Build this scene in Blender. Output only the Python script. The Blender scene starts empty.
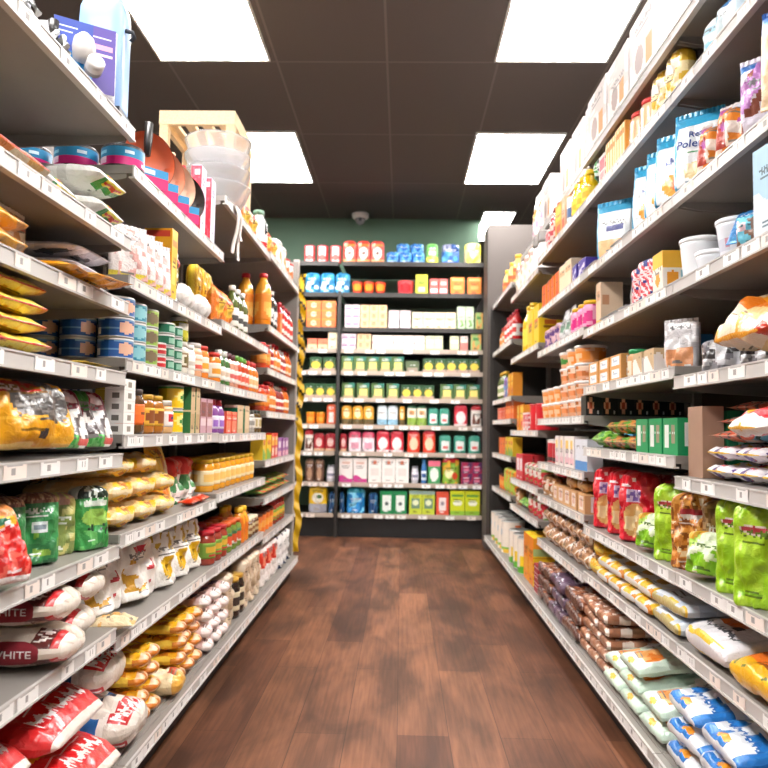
import bpy, math, random
import numpy as np
from mathutils import Matrix, Vector
random.seed(7)
SC = bpy.context.scene
COL = SC.collection

# ------------------------------------------------------------------ camera
F = 720.0
PITCH, YAW, ROLL, EYE = 0.0620, -0.0252, 0.0160, 0.9

def cam_axes():
    p, y, r = PITCH, YAW, ROLL
    fwd = np.array([math.sin(y)*math.cos(p), math.cos(y)*math.cos(p), math.sin(p)])
    right = np.array([math.cos(y), -math.sin(y), 0.0])
    up = np.cross(right, fwd)
    c, s = math.cos(r), math.sin(r)
    return c*right + s*up, -s*right + c*up, fwd
RIGHT, UP, FWD = cam_axes()
cd = bpy.data.cameras.new('camera')
cam = bpy.data.objects.new('camera', cd)
COL.objects.link(cam)
m = Matrix.Identity(4)
for i in range(3):
    m[i][0], m[i][1], m[i][2] = RIGHT[i], UP[i], -FWD[i]
m[2][3] = EYE
cam.matrix_world = m
cd.sensor_width = 36.0
cd.lens = F/768*36
cd.clip_start = 0.05
cd.dof.use_dof = True
cd.dof.focus_distance = 1.75
cd.dof.aperture_fstop = 5.0
SC.camera = cam
vs = SC.view_settings
SC.display_settings.display_device = 'sRGB'
vs.view_transform = 'Standard'; vs.look = 'None'; vs.gamma = 1.0; vs.use_curve_mapping = False
vs.exposure = -0.02

def yat(px, X, z):
    """distance along the aisle at which a shelf front at lateral X, height z passes photo column px"""
    a = RIGHT - (px-384)/F*FWD
    return -(a[0]*X + a[2]*(z-EYE))/a[1]

def xat(px, Y, z=0.9):
    a = RIGHT - (px-384)/F*FWD
    return -(a[1]*Y + a[2]*(z-EYE))/a[0]

# ------------------------------------------------------------------ colour and materials
def lin(h):
    if not isinstance(h, str):
        return h
    v = [int(h[i:i+2], 16)/255 for i in (0, 2, 4)]
    return tuple(c/12.92 if c <= 0.04045 else ((c+0.055)/1.055)**2.4 for c in v)

def new_mat(name):
    m = bpy.data.materials.new(name)
    m.use_nodes = True
    nt = m.node_tree
    return m, nt, nt.nodes['Principled BSDF']

def print_mat(name, rough, coat=0.0, bump=0.0, bscale=40, metal=0.0, spec=0.5):
    """packaging: the printed colours come from the mesh, the surface from here"""
    m, nt, b = new_mat(name)
    a = nt.nodes.new('ShaderNodeAttribute'); a.attribute_name = 'Col'
    tc = nt.nodes.new('ShaderNodeTexCoord')
    nz = nt.nodes.new('ShaderNodeTexNoise'); nz.inputs['Scale'].default_value = bscale; nz.inputs['Detail'].default_value = 3
    nt.links.new(tc.outputs['Object'], nz.inputs['Vector'])
    mr = nt.nodes.new('ShaderNodeMapRange')
    mr.inputs['To Min'].default_value = 0.93; mr.inputs['To Max'].default_value = 1.05
    nt.links.new(nz.outputs['Fac'], mr.inputs['Value'])
    mx = nt.nodes.new('ShaderNodeMix'); mx.data_type = 'RGBA'; mx.blend_type = 'MULTIPLY'; mx.inputs['Factor'].default_value = 1
    nt.links.new(a.outputs['Color'], mx.inputs[6]); nt.links.new(mr.outputs['Result'], mx.inputs[7])
    nt.links.new(mx.outputs[2], b.inputs['Base Color'])
    b.inputs['Roughness'].default_value = rough
    b.inputs['Coat Weight'].default_value = coat
    b.inputs['Coat Roughness'].default_value = 0.12
    b.inputs['Metallic'].default_value = metal
    b.inputs['Specular IOR Level'].default_value = spec
    if bump:
        bp = nt.nodes.new('ShaderNodeBump'); bp.inputs['Strength'].default_value = bump; bp.inputs['Distance'].default_value = 0.01
        n2 = nt.nodes.new('ShaderNodeTexNoise'); n2.inputs['Scale'].default_value = bscale*1.2; n2.inputs['Detail'].default_value = 2; n2.inputs['Distortion'].default_value = 1.5
        nt.links.new(tc.outputs['Object'], n2.inputs['Vector'])
        nt.links.new(n2.outputs['Fac'], bp.inputs['Height'])
        nt.links.new(bp.outputs['Normal'], b.inputs['Normal'])
    return m

def plain_mat(name, col, rough=0.5, metal=0.0, var=0.12, scale=12, bump=0.0, stretch=None):
    m, nt, b = new_mat(name)
    tc = nt.nodes.new('ShaderNodeTexCoord')
    nz = nt.nodes.new('ShaderNodeTexNoise'); nz.inputs['Scale'].default_value = scale; nz.inputs['Detail'].default_value = 4
    if stretch:
        mp = nt.nodes.new('ShaderNodeMapping'); mp.inputs['Scale'].default_value = stretch
        nt.links.new(tc.outputs['Object'], mp.inputs['Vector']); nt.links.new(mp.outputs['Vector'], nz.inputs['Vector'])
    else:
        nt.links.new(tc.outputs['Object'], nz.inputs['Vector'])
    r = nt.nodes.new('ShaderNodeValToRGB')
    c = lin(col)
    r.color_ramp.elements[0].color = (*[x*(1-var) for x in c], 1); r.color_ramp.elements[0].position = 0.3
    r.color_ramp.elements[1].color = (*[min(1, x*(1+var)) for x in c], 1); r.color_ramp.elements[1].position = 0.7
    nt.links.new(nz.outputs['Fac'], r.inputs['Fac']); nt.links.new(r.outputs['Color'], b.inputs['Base Color'])
    b.inputs['Roughness'].default_value = rough; b.inputs['Metallic'].default_value = metal
    if bump:
        bp = nt.nodes.new('ShaderNodeBump'); bp.inputs['Strength'].default_value = bump
        nt.links.new(nz.outputs['Fac'], bp.inputs['Height']); nt.links.new(bp.outputs['Normal'], b.inputs['Normal'])
    return m

M = dict(
    film=print_mat('printed_plastic_film', 0.28, 0.35, 0.35, 45),
    card=print_mat('printed_card', 0.5, 0.08),
    can=print_mat('printed_tin', 0.3, 0.3),
    glassy=print_mat('filled_glass', 0.1, 0.8, 0.08, 60),
    plastic=print_mat('moulded_plastic', 0.38, 0.1),
    paper=print_mat('paper_label', 0.6),
    cloth=print_mat('soft_fabric', 0.9, 0, 0.3, 120),
    metal=plain_mat('bright_tin', 'c9c9c6', 0.3, 0.8),
    shelf=plain_mat('painted_shelf_steel', '8b857f', 0.42, 0.0, 0.06, 6),
    strip=plain_mat('price_rail_plastic', 'c4c0bc', 0.35, 0.0, 0.05, 8),
    back=plain_mat('dark_back_panel', '2c2825', 0.6, 0, 0.15, 9),
    blackshelf=plain_mat('charcoal_shelf_steel', '34312f', 0.45, 0, 0.12, 8),
    plinth=plain_mat('black_plinth', '1b1b1c', 0.5, 0, 0.15, 8),
    tanstrip=plain_mat('beige_price_rail', 'b7a698', 0.45, 0, 0.06, 8),
    wood=plain_mat('pale_pine', 'e2c79d', 0.55, 0, 0.14, 6, 0.05, (3, 30, 30)),
    lampframe=plain_mat('white_lamp_frame', 'e8e8e6', 0.5),
)
m, nt, b = new_mat('clear_plastic')
b.inputs['Base Color'].default_value = (0.93, 0.92, 0.93, 1); b.inputs['Transmission Weight'].default_value = 0.75
b.inputs['Roughness'].default_value = 0.12; b.inputs['IOR'].default_value = 1.25
M['clear'] = m

# ------------------------------------------------------------------ mesh builder
class MB:
    def __init__(s):
        s.v, s.q, s.t, s.cq, s.ct, s.n = [], [], [], [], [], 0
    def grid(s, P, C, flip=False):
        """P (a,b,3) points, C (a-1,b-1,3) or one colour"""
        a, b = P.shape[:2]
        idx = np.arange(a*b).reshape(a, b) + s.n
        s.v.append(P.reshape(-1, 3)); s.n += a*b
        q = np.stack([idx[:-1, :-1], idx[:-1, 1:], idx[1:, 1:], idx[1:, :-1]], -1).reshape(-1, 4)
        if flip: q = q[:, ::-1]
        C = np.asarray(C, float)
        if C.ndim == 1: C = np.broadcast_to(C, (a-1, b-1, 3))
        s.q.append(q); s.cq.append(C.reshape(-1, 3))
        return idx
    def strip(s, i0, i1, col, flip=False):
        """quads between two existing index rows"""
        q = np.stack([i0[:-1], i0[1:], i1[1:], i1[:-1]], -1)
        if flip: q = q[:, ::-1]
        s.q.append(q); s.cq.append(np.broadcast_to(np.asarray(col, float), (len(q), 3)))
    def fan(s, ring, centre, col, flip=False):
        s.v.append(np.asarray(centre, float).reshape(1, 3)); c = s.n; s.n += 1
        t = np.stack([ring, np.roll(ring, -1), np.full(len(ring), c)], -1)
        if flip: t = t[:, ::-1]
        s.t.append(t); s.ct.append(np.broadcast_to(np.asarray(col, float), (len(t), 3)))
    def box(s, x0, x1, y0, y1, z0, z1, col=(0.5, 0.5, 0.5), skew=0.0):
        """skew moves the top's y by that much"""
        p = np.array([[x0, y0, z0], [x1, y0, z0], [x1, y1, z0], [x0, y1, z0], [x0, y0+skew, z1], [x1, y0+skew, z1], [x1, y1+skew, z1], [x0, y1+skew, z1]], float)
        f = np.array([[0, 3, 2, 1], [4, 5, 6, 7], [0, 1, 5, 4], [1, 2, 6, 5], [2, 3, 7, 6], [3, 0, 4, 7]]) + s.n
        s.v.append(p); s.n += 8
        s.q.append(f); s.cq.append(np.broadcast_to(np.asarray(lin(col), float), (6, 3)))
    def tube(s, pts, r, col, n=8):
        pts = np.asarray(pts, float); k = len(pts)
        r = np.broadcast_to(np.asarray(r, float), (k,))
        P = np.zeros((k, n+1, 3))
        for i in range(k):
            d = pts[min(i+1, k-1)] - pts[max(i-1, 0)]; d = d/(np.linalg.norm(d)+1e-9)
            a = np.cross(d, [0.13, 0.31, 0.94]) if abs(d[2]) < 0.9 else np.cross(d, [1, 0.1, 0])
            a /= np.linalg.norm(a); b = np.cross(d, a)
            th = np.linspace(0, 2*np.pi, n+1)
            P[i] = pts[i] + r[i]*(np.cos(th)[:, None]*a + np.sin(th)[:, None]*b)
        idx = s.grid(P, lin(col))
        s.fan(idx[0, :-1], pts[0], lin(col), True); s.fan(idx[-1, :-1], pts[-1], lin(col))
    def done(s, name, smooth=True, tf=None):
        V = np.concatenate(s.v)
        if tf is not None: V = tf(V)
        q = np.concatenate(s.q) if s.q else np.zeros((0, 4), int)
        t = np.concatenate(s.t) if s.t else np.zeros((0, 3), int)
        me = bpy.data.meshes.new(name)
        me.vertices.add(len(V)); me.vertices.foreach_set('co', V.astype(np.float32).ravel())
        nl = len(q)*4 + len(t)*3
        me.loops.add(nl); me.loops.foreach_set('vertex_index', np.concatenate([q.ravel(), t.ravel()]).astype(np.int32))
        me.polygons.add(len(q)+len(t))
        ls = np.concatenate([np.arange(len(q))*4, len(q)*4 + np.arange(len(t))*3]).astype(np.int32)
        me.polygons.foreach_set('loop_start', ls)
        me.polygons.foreach_set('use_smooth', np.full(len(q)+len(t), smooth))
        cq = np.repeat(np.concatenate(s.cq), 4, 0) if s.cq else np.zeros((0, 3))
        ct = np.repeat(np.concatenate(s.ct), 3, 0) if s.ct else np.zeros((0, 3))
        c = np.ones((nl, 4), np.float32); c[:, :3] = np.concatenate([cq, ct])
        at = me.color_attributes.new('Col', 'FLOAT_COLOR', 'CORNER')
        at.data.foreach_set('color', c.ravel())
        me.update(calc_edges=True); me.validate()
        return me

# ------------------------------------------------------------------ printing
def vnoise(U, V, seed):
    """smooth value noise"""
    iu, iv = np.floor(U), np.floor(V)
    fu, fv = U-iu, V-iv
    fu, fv = fu*fu*(3-2*fu), fv*fv*(3-2*fv)
    def h(a, b):
        x = np.sin(a*127.1 + b*311.7 + seed*74.7)*43758.5453
        return x - np.floor(x)
    return (h(iu, iv)*(1-fu)+h(iu+1, iv)*fu)*(1-fv) + (h(iu, iv+1)*(1-fu)+h(iu+1, iv+1)*fu)*fv

def paint(ops, U, V):
    """colours of a printed face: first entry the ground colour, then shapes laid over it"""
    C = np.empty(U.shape+(3,)); C[:] = lin(ops[0])
    for o in ops[1:]:
        k = o[0]
        if k == 'R': u0, v0, u1, v1, col = o[1:6]; mk = (U >= u0) & (U <= u1) & (V >= v0) & (V <= v1)
        elif k == 'E': cu, cv, ru, rv, col = o[1:6]; mk = ((U-cu)/ru)**2+((V-cv)/rv)**2 <= 1
        elif k == 'O': cu, cv, ru, rv, col = o[1:6]; d = ((U-cu)/ru)**2+((V-cv)/rv)**2; mk = (d <= 1) & (d >= 0.3)
        elif k == 'N':
            col, su, sv, th = o[1:5]; u0, v0, u1, v1 = o[5:9] if len(o) > 5 else (0, 0, 1, 1)
            mk = (vnoise(U*su, V*sv, su+sv+len(ops)) > th) & (U >= u0) & (U <= u1) & (V >= v0) & (V <= v1)
        elif k == 'S':
            n, ax, duty, col = o[1:5]; u0, v0, u1, v1 = o[5:9] if len(o) > 5 else (0, 0, 1, 1)
            W = {'u': U, 'v': V, 'd': U+V}[ax]
            mk = ((W*n) % 1 < duty) & (U >= u0) & (U <= u1) & (V >= v0) & (V <= v1)
        elif k == 'Q':   # unreadable lettering as strokes
            u0, v0, u1, v1, col = o[1:6]; h = (v1-v0)
            t = (U-u0)/(u1-u0)
            wav = 0.5 + 0.42*np.sin(t*31+u0*9)*np.sin(t*13+2)
            mk = (np.abs((V-v0)/h - wav) < 0.2) & (t >= 0) & (t <= 1) | ((np.sin(t*43+v0*20) > 0.72) & (t >= 0) & (t <= 1) & (V >= v0) & (V <= v1))
        elif k == 'W':   # wave-edged band: everything under the curve
            v, amp, fr, col = o[1:5]; mk = V < v + amp*np.sin(U*fr+0.6)
        elif k == 'A': v, amp, fr, col = o[1:5]; mk = V > v + amp*np.sin(U*fr+0.6)
        C[mk] = lin(col)
    return C

def fineprint(ops, w, h):
    """adds a line or two of unreadable brand lettering to a printed front"""
    if len(ops) < 2 or w*h < 0.004 or any(o[0] == 'Q' for o in ops[1:]): return ops
    c = lin(ops[0]); dark = 0.3*c[0]+0.6*c[1]+0.1*c[2] < 0.35
    k = tuple(x*0.25+0.7 for x in c) if dark else tuple(x*0.28 for x in c)
    a = 0.5+0.3*((w*977+h*331) % 1)
    return list(ops) + [('Q', .2, a, .8, a+.08, k), ('R', .25, a-.05, .7, a-.03, k), ('R', .3, .1, .62, .115, k), ('R', .3, .14, .55, .155, k)]

def centres(nu, nv):
    u = (np.arange(nu)+0.5)/nu; v = (np.arange(nv)+0.5)/nv
    return np.meshgrid(u, v)

# ------------------------------------------------------------------ shape builders: each gives {'mesh','mat','w','d','h','kids','surf'}
def ncell(l, c, lo=2, hi=160):
    return max(lo, min(hi, int(round(l/c))))

def carton(w, d, h, ops, side=None, top=None, cell=0.006, mat='card'):
    mb = MB(); nu, nv, nd = ncell(w, cell), ncell(h, cell), ncell(d, cell)
    ops = fineprint(ops, w, h)
    side = side or [ops[0]]; top = top or [side[0]]
    x = np.linspace(-w/2, w/2, nu+1); z = np.linspace(0, h, nv+1); y = np.linspace(-d/2, d/2, nd+1)
    X, Z = np.meshgrid(x, z); mb.grid(np.stack([X, 0*X-d/2, Z], -1), paint(ops, *centres(nu, nv)))
    mb.grid(np.stack([X, 0*X+d/2, Z], -1), paint(ops, *centres(nu, nv)), True)
    Y, Z = np.meshgrid(y, z); cs = paint(side, *centres(nd, nv))
    mb.grid(np.stack([0*Y+w/2, Y, Z], -1), cs); mb.grid(np.stack([0*Y-w/2, Y, Z], -1), cs[:, ::-1], True)
    X, Y = np.meshgrid(x, y); mb.grid(np.stack([X, Y, 0*X+h], -1), paint(top, *centres(nu, nd)))
    mb.grid(np.stack([X, Y, 0*X], -1), lin(side[0]), True)
    return dict(mesh=mb.done('carton', False), mat=mat, w=w, d=d, h=h, kids=[])

def lathe(levels, ops, n=20, cell=0.006, smooth=True, capcol=None):
    """round solid through (z, r[, colour]) levels, print wrapped over front and back half"""
    zs = [l[0] for l in levels]
    mb = MB(); rows = []; colr = []
    z0, z1 = zs[0], zs[-1]
    for (a, b) in zip(levels[:-1], levels[1:]):
        k = ncell(abs(b[0]-a[0]), cell, 1, 60) if len(a) < 3 else 1
        for i in range(k):
            t = i/k; rows.append((a[0]+(b[0]-a[0])*t, a[1]+(b[1]-a[1])*t)); colr.append(a[2] if len(a) > 2 else None)
    rows.append(levels[-1][:2])
    th = np.linspace(0, 2*np.pi, n+1) - np.pi
    P = np.array([[[r*np.cos(t), r*np.sin(t), z] for t in th] for z, r in rows])
    tm = (th[:-1]+th[1:])/2
    u = ((tm % np.pi)/np.pi)
    zm = np.array([(a[0]+b[0])/2 for a, b in zip(rows[:-1], rows[1:])])
    U, V = np.meshgrid(u, (zm-z0)/(z1-z0+1e-9))
    C = paint(ops, U, V)
    for i, c in enumerate(colr):
        if c: C[i] = lin(c)
    idx = mb.grid(P, C)
    mb.fan(idx[0, :-1], (0, 0, rows[0][0]), C[0, 0], True); mb.fan(idx[-1, :-1], (0, 0, rows[-1][0]), lin(capcol) if capcol else C[-1, 0])
    return mb.done('turned', smooth)

def can(r, h, ops, cell=0.006):
    s = 'c8c8c4'
    lid = lathe([(h, r*0.93), (h+0.0015, r*0.93), (h+0.0016, r*0.9)], [s], 20)
    return dict(mesh=lathe([(0, r*0.97, s), (0.003, r, s), (0.004, r*0.985), (h-0.004, r*0.985, s), (h-0.003, r, s), (h, r*0.97)], ops, 22, cell, capcol=s), mat='can', w=2*r, d=2*r, h=h+0.002, kids=[('lid', lid, 'metal', None)])

def jar(r, h, lid, fill, label=None, cell=0.007, lidh=0.016):
    b = [fill] if isinstance(fill, str) else fill
    kids = [('lid', lathe([(h-lidh, r*0.86), (h-0.002, r*0.86), (h, r*0.8)], [lid], 18, 0.01), 'plastic', None)]
    if label:
        kids.append(('label', lathe([(h*0.2, r*1.012), (h*0.66, r*1.012)], label, 20, cell), 'paper', None))
    return dict(mesh=lathe([(0, r*0.9), (0.006, r), (h*0.74, r), (h*0.84, r*0.84), (h-lidh, r*0.82)], b, 20, cell), mat='glassy', w=2*r, d=2*r, h=h, kids=kids)

def bottle(r, h, cap, fill, label=None, neck=0.36, cell=0.008, sh=0.62, caph=0.022, lab=(0.14, 0.52)):
    b = [fill] if isinstance(fill, str) else fill
    rn = r*neck
    kids = [('cap', lathe([(h-caph, rn*1.25), (h-0.002, rn*1.2), (h, rn)], [cap], 14, 0.012), 'plastic', None)]
    if label:
        kids.append(('label', lathe([(h*lab[0], r*1.012), (h*lab[1], r*1.012)], label, 20, cell), 'paper', None))
    return dict(mesh=lathe([(0, r*0.92), (0.006, r), (h*sh, r), (h*(sh+0.1), r*0.82), (h*(sh+0.2), rn*1.15), (h-caph, rn)], b, 20, 0.012), mat='glassy', w=2*r, d=2*r, h=h, kids=kids)

def tub(r, h, lid, ops, taper=0.82, cell=0.007, lidh=0.012, mat='plastic'):
    kids = [('lid', lathe([(h-lidh, r*1.0), (h-lidh+0.002, r*1.05), (h-0.002, r*1.05), (h, r*0.97)], [lid], 22, 0.02), 'plastic', None)]
    return dict(mesh=lathe([(0, r*taper*0.97), (0.004, r*taper), (h-lidh, r)], ops, 22, cell), mat=mat, w=2.1*r, d=2.1*r, h=h, kids=kids)

PROF = dict(
    pillow=[(0, .97, .03), (.05, .96, .07), (.12, .95, .5), (.3, .95, .92), (.5, .95, 1), (.7, .95, .92), (.88, .95, .5), (.95, .96, .07), (1, .97, .03)],
    pouch=[(0, .95, .82), (.04, .98, .96), (.2, 1, 1), (.5, 1, .9), (.75, 1, .6), (.9, 1, .12), (.94, 1, .05), (1, 1, .04)],
    block=[(0, .93, .9), (.03, .99, .98), (.1, 1, 1), (.85, .99, .98), (.93, .9, .9), (.97, .72, .62), (1, .5, .3)],
    sack=[(0, .8, .12), (.03, .86, .4), (.1, .96, .8), (.22, 1, 1), (.5, 1, 1), (.78, 1, 1), (.9, .96, .8), (.97, .86, .4), (1, .8, .12)],
    loaf=[(0, .42, .3), (.02, .66, .56), (.06, .86, .82), (.13, .97, .96), (.25, 1, 1), (.75, 1, 1), (.87, .97, .96), (.94, .86, .82), (.98, .66, .56), (1, .42, .3)],
    flat=[(0, .95, .5), (.025, .98, .82), (.07, 1, .97), (.15, 1, 1), (.85, 1, 1), (.93, 1, .97), (.975, .98, .82), (1, .95, .5)],
    tied=[(0, .9, .75), (.05, 1, .95), (.3, 1, 1), (.55, .97, .95), (.72, .8, .75), (.82, .36, .42), (.86, .22, .3), (.9, .34, .3), (1, .62, .2)],
)

def bag(w, h, t, ops, prof='pillow', lie=False, n=2.4, lump=0.05, seed=1, cell=0.004, text=None, seal=None, back=None, pinch=0.0):
    """soft pack: a front and a back sheet joined at the edges; lie=True lays it front up, its top end pointing to the back"""
    pr = np.array(PROF[prof]); nu, nv = ncell(w, cell, 6), ncell(h, cell, 8)
    vv = np.linspace(0, 1, nv+1)
    wf = np.interp(vv, pr[:, 0], pr[:, 1]); tf = np.interp(vv, pr[:, 0], pr[:, 2])
    s = np.linspace(-1, 1, nu+1); uu = np.sin(s*np.pi/2)*0.35 + s*0.65
    U, V = np.meshgrid(uu, vv)
    X = U*w/2*wf[:, None]
    edge = np.maximum(0, 1-np.abs(U)**n)**(1/n)
    def sheet(sg, sd):
        T = t/2*tf[:, None]*edge
        lm = (vnoise(U*3+7*sd, V*3*h/w+sd, sd)-0.5) + 0.5*(vnoise(U*7+sd, V*7*h/w, sd+3)-0.5)
        T = T*(1+lump*6*lm*np.minimum(1, edge*1.4))
        Z = V*h + pinch*(U**2)*h*(V-0.5)
        return np.stack([X, sg*T, Z], -1)
    Pf, Pb = sheet(-1, seed), sheet(1, seed+11)
    if prof in ('pouch', 'block', 'tied', 'loaf', 'flat'):
        pass
    Pb[:, 0] = Pf[:, 0]; Pb[:, -1] = Pf[:, -1]
    uc = (((uu[:-1]+uu[1:])/2)+1)/2
    UC, VC = np.meshgrid(uc, (vv[:-1]+vv[1:])/2)
    mb = MB()
    def tf3(Vv):
        if not lie: return Vv
        return np.stack([Vv[:, 0], Vv[:, 2]-h/2, zoff-Vv[:, 1]], -1)
    zoff = max(Pf[..., 1].max(), Pb[..., 1].max()); yl = min(Pf[..., 1].min(), Pb[..., 1].min())
    k0 = nv
    if not text: ops = fineprint(ops, w, h)
    if prof in ('pillow', 'pouch') and not seal: seal = tuple(min(1, x*1.08+.01) for x in lin(ops[0]))
    if seal: k0 = min(nv-1, int(nv*0.94))
    cf = paint(ops, UC, VC); cb = paint(back or ops, UC, VC)
    fi = mb.grid(Pf[:k0+1], cf[:k0]); bi = mb.grid(Pb[:k0+1], cb[:k0], True)
    mb.strip(fi[0], bi[0], cf[0, 0], True); mb.strip(fi[-1], bi[-1], cf[k0-1, 0])
    me = mb.done('bag', True, tf3)
    kids = []
    if seal:
        sm = MB(); Pz = Pf[k0:].copy(); Pz[:, :, 1] += 0.0015*np.sign(np.sin(np.arange(nu+1)*2.2))[None, :]
        Pz2 = Pz.copy(); Pz2[:, :, 1] += 0.003
        sm.grid(Pz, lin(seal)); sm.grid(Pz2, lin(seal), True)
        kids.append(('seal', sm.done('seal', False, tf3), 'film', None))
    def surf(u, v):
        """point on the front sheet at print coordinates, a hair above it"""
        su = np.interp(u*2-1, uu, np.arange(nu+1)); sv = v*nv
        i, j = np.clip(np.floor(sv).astype(int), 0, nv-1), np.clip(np.floor(su).astype(int), 0, nu-1)
        a, b = sv-i, su-j
        p = (Pf[i, j]*((1-a)*(1-b))[:, None] + Pf[i+1, j]*(a*(1-b))[:, None] + Pf[i, j+1]*((1-a)*b)[:, None] + Pf[i+1, j+1]*(a*b)[:, None])
        p[:, 1] -= 0.0022
        return tf3(p)
    r = dict(mesh=me, mat='film', w=w, d=(h if lie else 2*max(zoff, -yl)), h=(zoff-yl if lie else h), kids=kids, surf=surf)
    for tx in (text or []):
        kids.append(lettering(r, *tx))
    return r

def lettering(r, s, u0, v0, u1, v1, col, rot=0):
    """flat letters laid on the pack's front between two print corners"""
    cu = bpy.data.curves.new('lettering', 'FONT'); cu.body = s; cu.resolution_u = 2; cu.offset = 0.012
    o = bpy.data.objects.new('lettering_source', cu); COL.objects.link(o)
    dg = bpy.context.evaluated_depsgraph_get()
    me = bpy.data.meshes.new_from_object(o.evaluated_get(dg))
    bpy.data.objects.remove(o); bpy.data.curves.remove(cu)
    import bmesh
    bm = bmesh.new(); bm.from_mesh(me)
    bmesh.ops.triangulate(bm, faces=bm.faces)
    bmesh.ops.subdivide_edges(bm, edges=[e for e in bm.edges if e.calc_length() > 0.25], cuts=2)
    bmesh.ops.triangulate(bm, faces=bm.faces)
    bm.to_mesh(me); bm.free()
    n = len(me.vertices); co = np.empty(n*3, np.float32); me.vertices.foreach_get('co', co); co = co.reshape(-1, 3)
    lo, hi = co.min(0), co.max(0); a = (co[:, 0]-lo[0])/(hi[0]-lo[0]); b = (co[:, 1]-lo[1])/(hi[1]-lo[1])
    if rot: a, b = 1-b, a     # reads up the pack
    P = r['surf'](u0+(u1-u0)*a, v0+(v1-v0)*b)
    me.vertices.foreach_set('co', P.astype(np.float32).ravel()); me.update()
    c = np.ones((len(me.loops), 4), np.float32); c[:, :3] = lin(col)
    at = me.color_attributes.new('Col', 'FLOAT_COLOR', 'CORNER'); at.data.foreach_set('color', c.ravel())
    me.materials.clear()
    return ('lettering', me, 'paper', None)

# ------------------------------------------------------------------ placing things
def setmat(me, key):
    if not me.materials: me.materials.append(M[key] if isinstance(key, str) else key)

def link(name, me, mat, parent=None, kind=None, label=None):
    if me is not None: setmat(me, mat)
    o = bpy.data.objects.new(name, me); COL.objects.link(o)
    if parent is not None: o.parent = parent
    if kind: o['kind'] = kind
    if label: o['label'] = label
    return o

ITEMS = []          # (object, shelf, desc, column key, level, row, along)
ORD = ['first', 'second', 'third', 'fourth', 'fifth', 'sixth', 'seventh', 'eighth', 'ninth', 'tenth', '11th', '12th', '13th', '14th', '15th', '16th', '17th', '18th', '19th', '20th', '21st', '22nd', '23rd', '24th', '25th', '26th', '27th', '28th', '29th', '30th', '31st', '32nd', '33rd', '34th', '35th', '36th']

class Pr:
    """a kind of product: its name, category, look and shape"""
    def __init__(s, name, cat, desc, shape, group=None, bare=False):
        s.name, s.cat, s.desc, s.s = name, cat, desc, shape
        s.group = group; s.w, s.d, s.h = shape['w'], shape['d'], shape['h']; s.bare = bare

def spawn(p, loc, rot):
    r = link(p.name, p.s['mesh'], p.s['mat'])
    r.location = loc; r.rotation_euler = rot; r['category'] = p.cat
    if not p.bare:
        for nm, me, mt, lb in p.s['kids']:
            link(nm, me, mt, r, None, lb)
    return r

class Shelf:
    def __init__(s, side, z, y0, y1, X, loc):
        s.side, s.z, s.y0, s.y1, s.X, s.loc = side, z, y0, y1, X, loc

def put(sh, p, px=None, y=None, inset=0.02, dz=0.0, yaw=0.0, tilt=0.0, level=0, nlev=1, row=0, nrow=1, key=None, extra=None, roll=0.0):
    """one product on a shelf; px is where the front of it falls in the photo, inset its distance behind the shelf edge"""
    sg = -1 if sh.side == 'L' else 1
    if y is None: y = yat(px, sg*(sh.X+inset), sh.z+p.h*0.5)
    x = sg*(sh.X+inset+p.d/2)
    dz += p.d/2*abs(math.sin(tilt))
    r = spawn(p, (x, y, sh.z+dz+0.0005), (tilt, roll, (math.pi/2 if sh.side == 'L' else -math.pi/2)+yaw))
    ITEMS.append([r, sh, p, key if key is not None else y, level, nlev, row, nrow, extra])
    return r

def fill(sh, a, b, seq, rows=1, lev=1, inset=0.018, gap=0.006, jit=0.004, yaw=0.06, dz=0.0, loop=False, rgap=0.006, pxs=True):
    """a row of products from photo column a to b along a shelf, front row first; seq is [(product, how many), ...]"""
    sg = -1 if sh.side == 'L' else 1
    if pxs: ya, yb = sorted((yat(a, sg*(sh.X+inset), sh.z+0.07), yat(b, sg*(sh.X+inset), sh.z+0.07)))
    else: ya, yb = a, b
    y = ya
    while True:
        for p, n in seq:
            for i in range(n):
                w = p.w + gap
                if y + p.w > yb + 0.015: return y
                for rw in range(rows):
                    for l in range(lev):
                        put(sh, p, y=y+p.w/2, inset=inset+rw*(p.d+rgap)+random.uniform(0, jit), dz=dz+l*(p.h+0.0006), yaw=random.uniform(-yaw, yaw)*(0.3 if lev > 1 else 1), level=l, nlev=lev, row=rw, nrow=rows, key=round(y, 4))
                y += w
        if not loop: return y

LEVELN = {1: [''], 2: ['lower', 'upper'], 3: ['lowest', 'middle', 'topmost'], 4: ['lowest', 'lower', 'upper', 'topmost'], 5: ['lowest', 'lower', 'middle', 'upper', 'topmost'], 6: ['lowest', 'second lowest', 'lower middle', 'upper middle', 'second highest', 'topmost']}
ROWN = {1: [''], 2: ['front', 'rear'], 3: ['front', 'inner', 'rear']}

def finish_labels():
    by = {}
    for it in ITEMS:
        by.setdefault((id(it[1]), it[2].desc), []).append(it)
    seen = {}
    for (_, desc), L in by.items():
        keys = sorted({i[3] for i in L})
        for r, sh, p, key, lv, nl, rw, nr, ex in L:
            s = desc
            if ex: s += ', ' + ex
            else:
                q = []
                if len(keys) > 1: q.append(ORD[keys.index(key)] + (' from left' if sh.side == 'B' else ' from camera'))
                if nl > 1: q.append(LEVELN[nl][lv])
                if nr > 1: q.append(ROWN[nr][rw])
                if q: s += ', ' + ' '.join(q)
                s += ', ' + sh.loc
            n = len(s.replace(',', ' ').split())
            if n > 16 or n < 4: print('LABELWORDS', n, s)
            if s in seen: print('LABELDUP', s)
            seen[s] = 1
            r['label'] = s
            if len(L) > 1 or p.group: r['group'] = p.group or (desc + ', ' + sh.loc)
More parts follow.
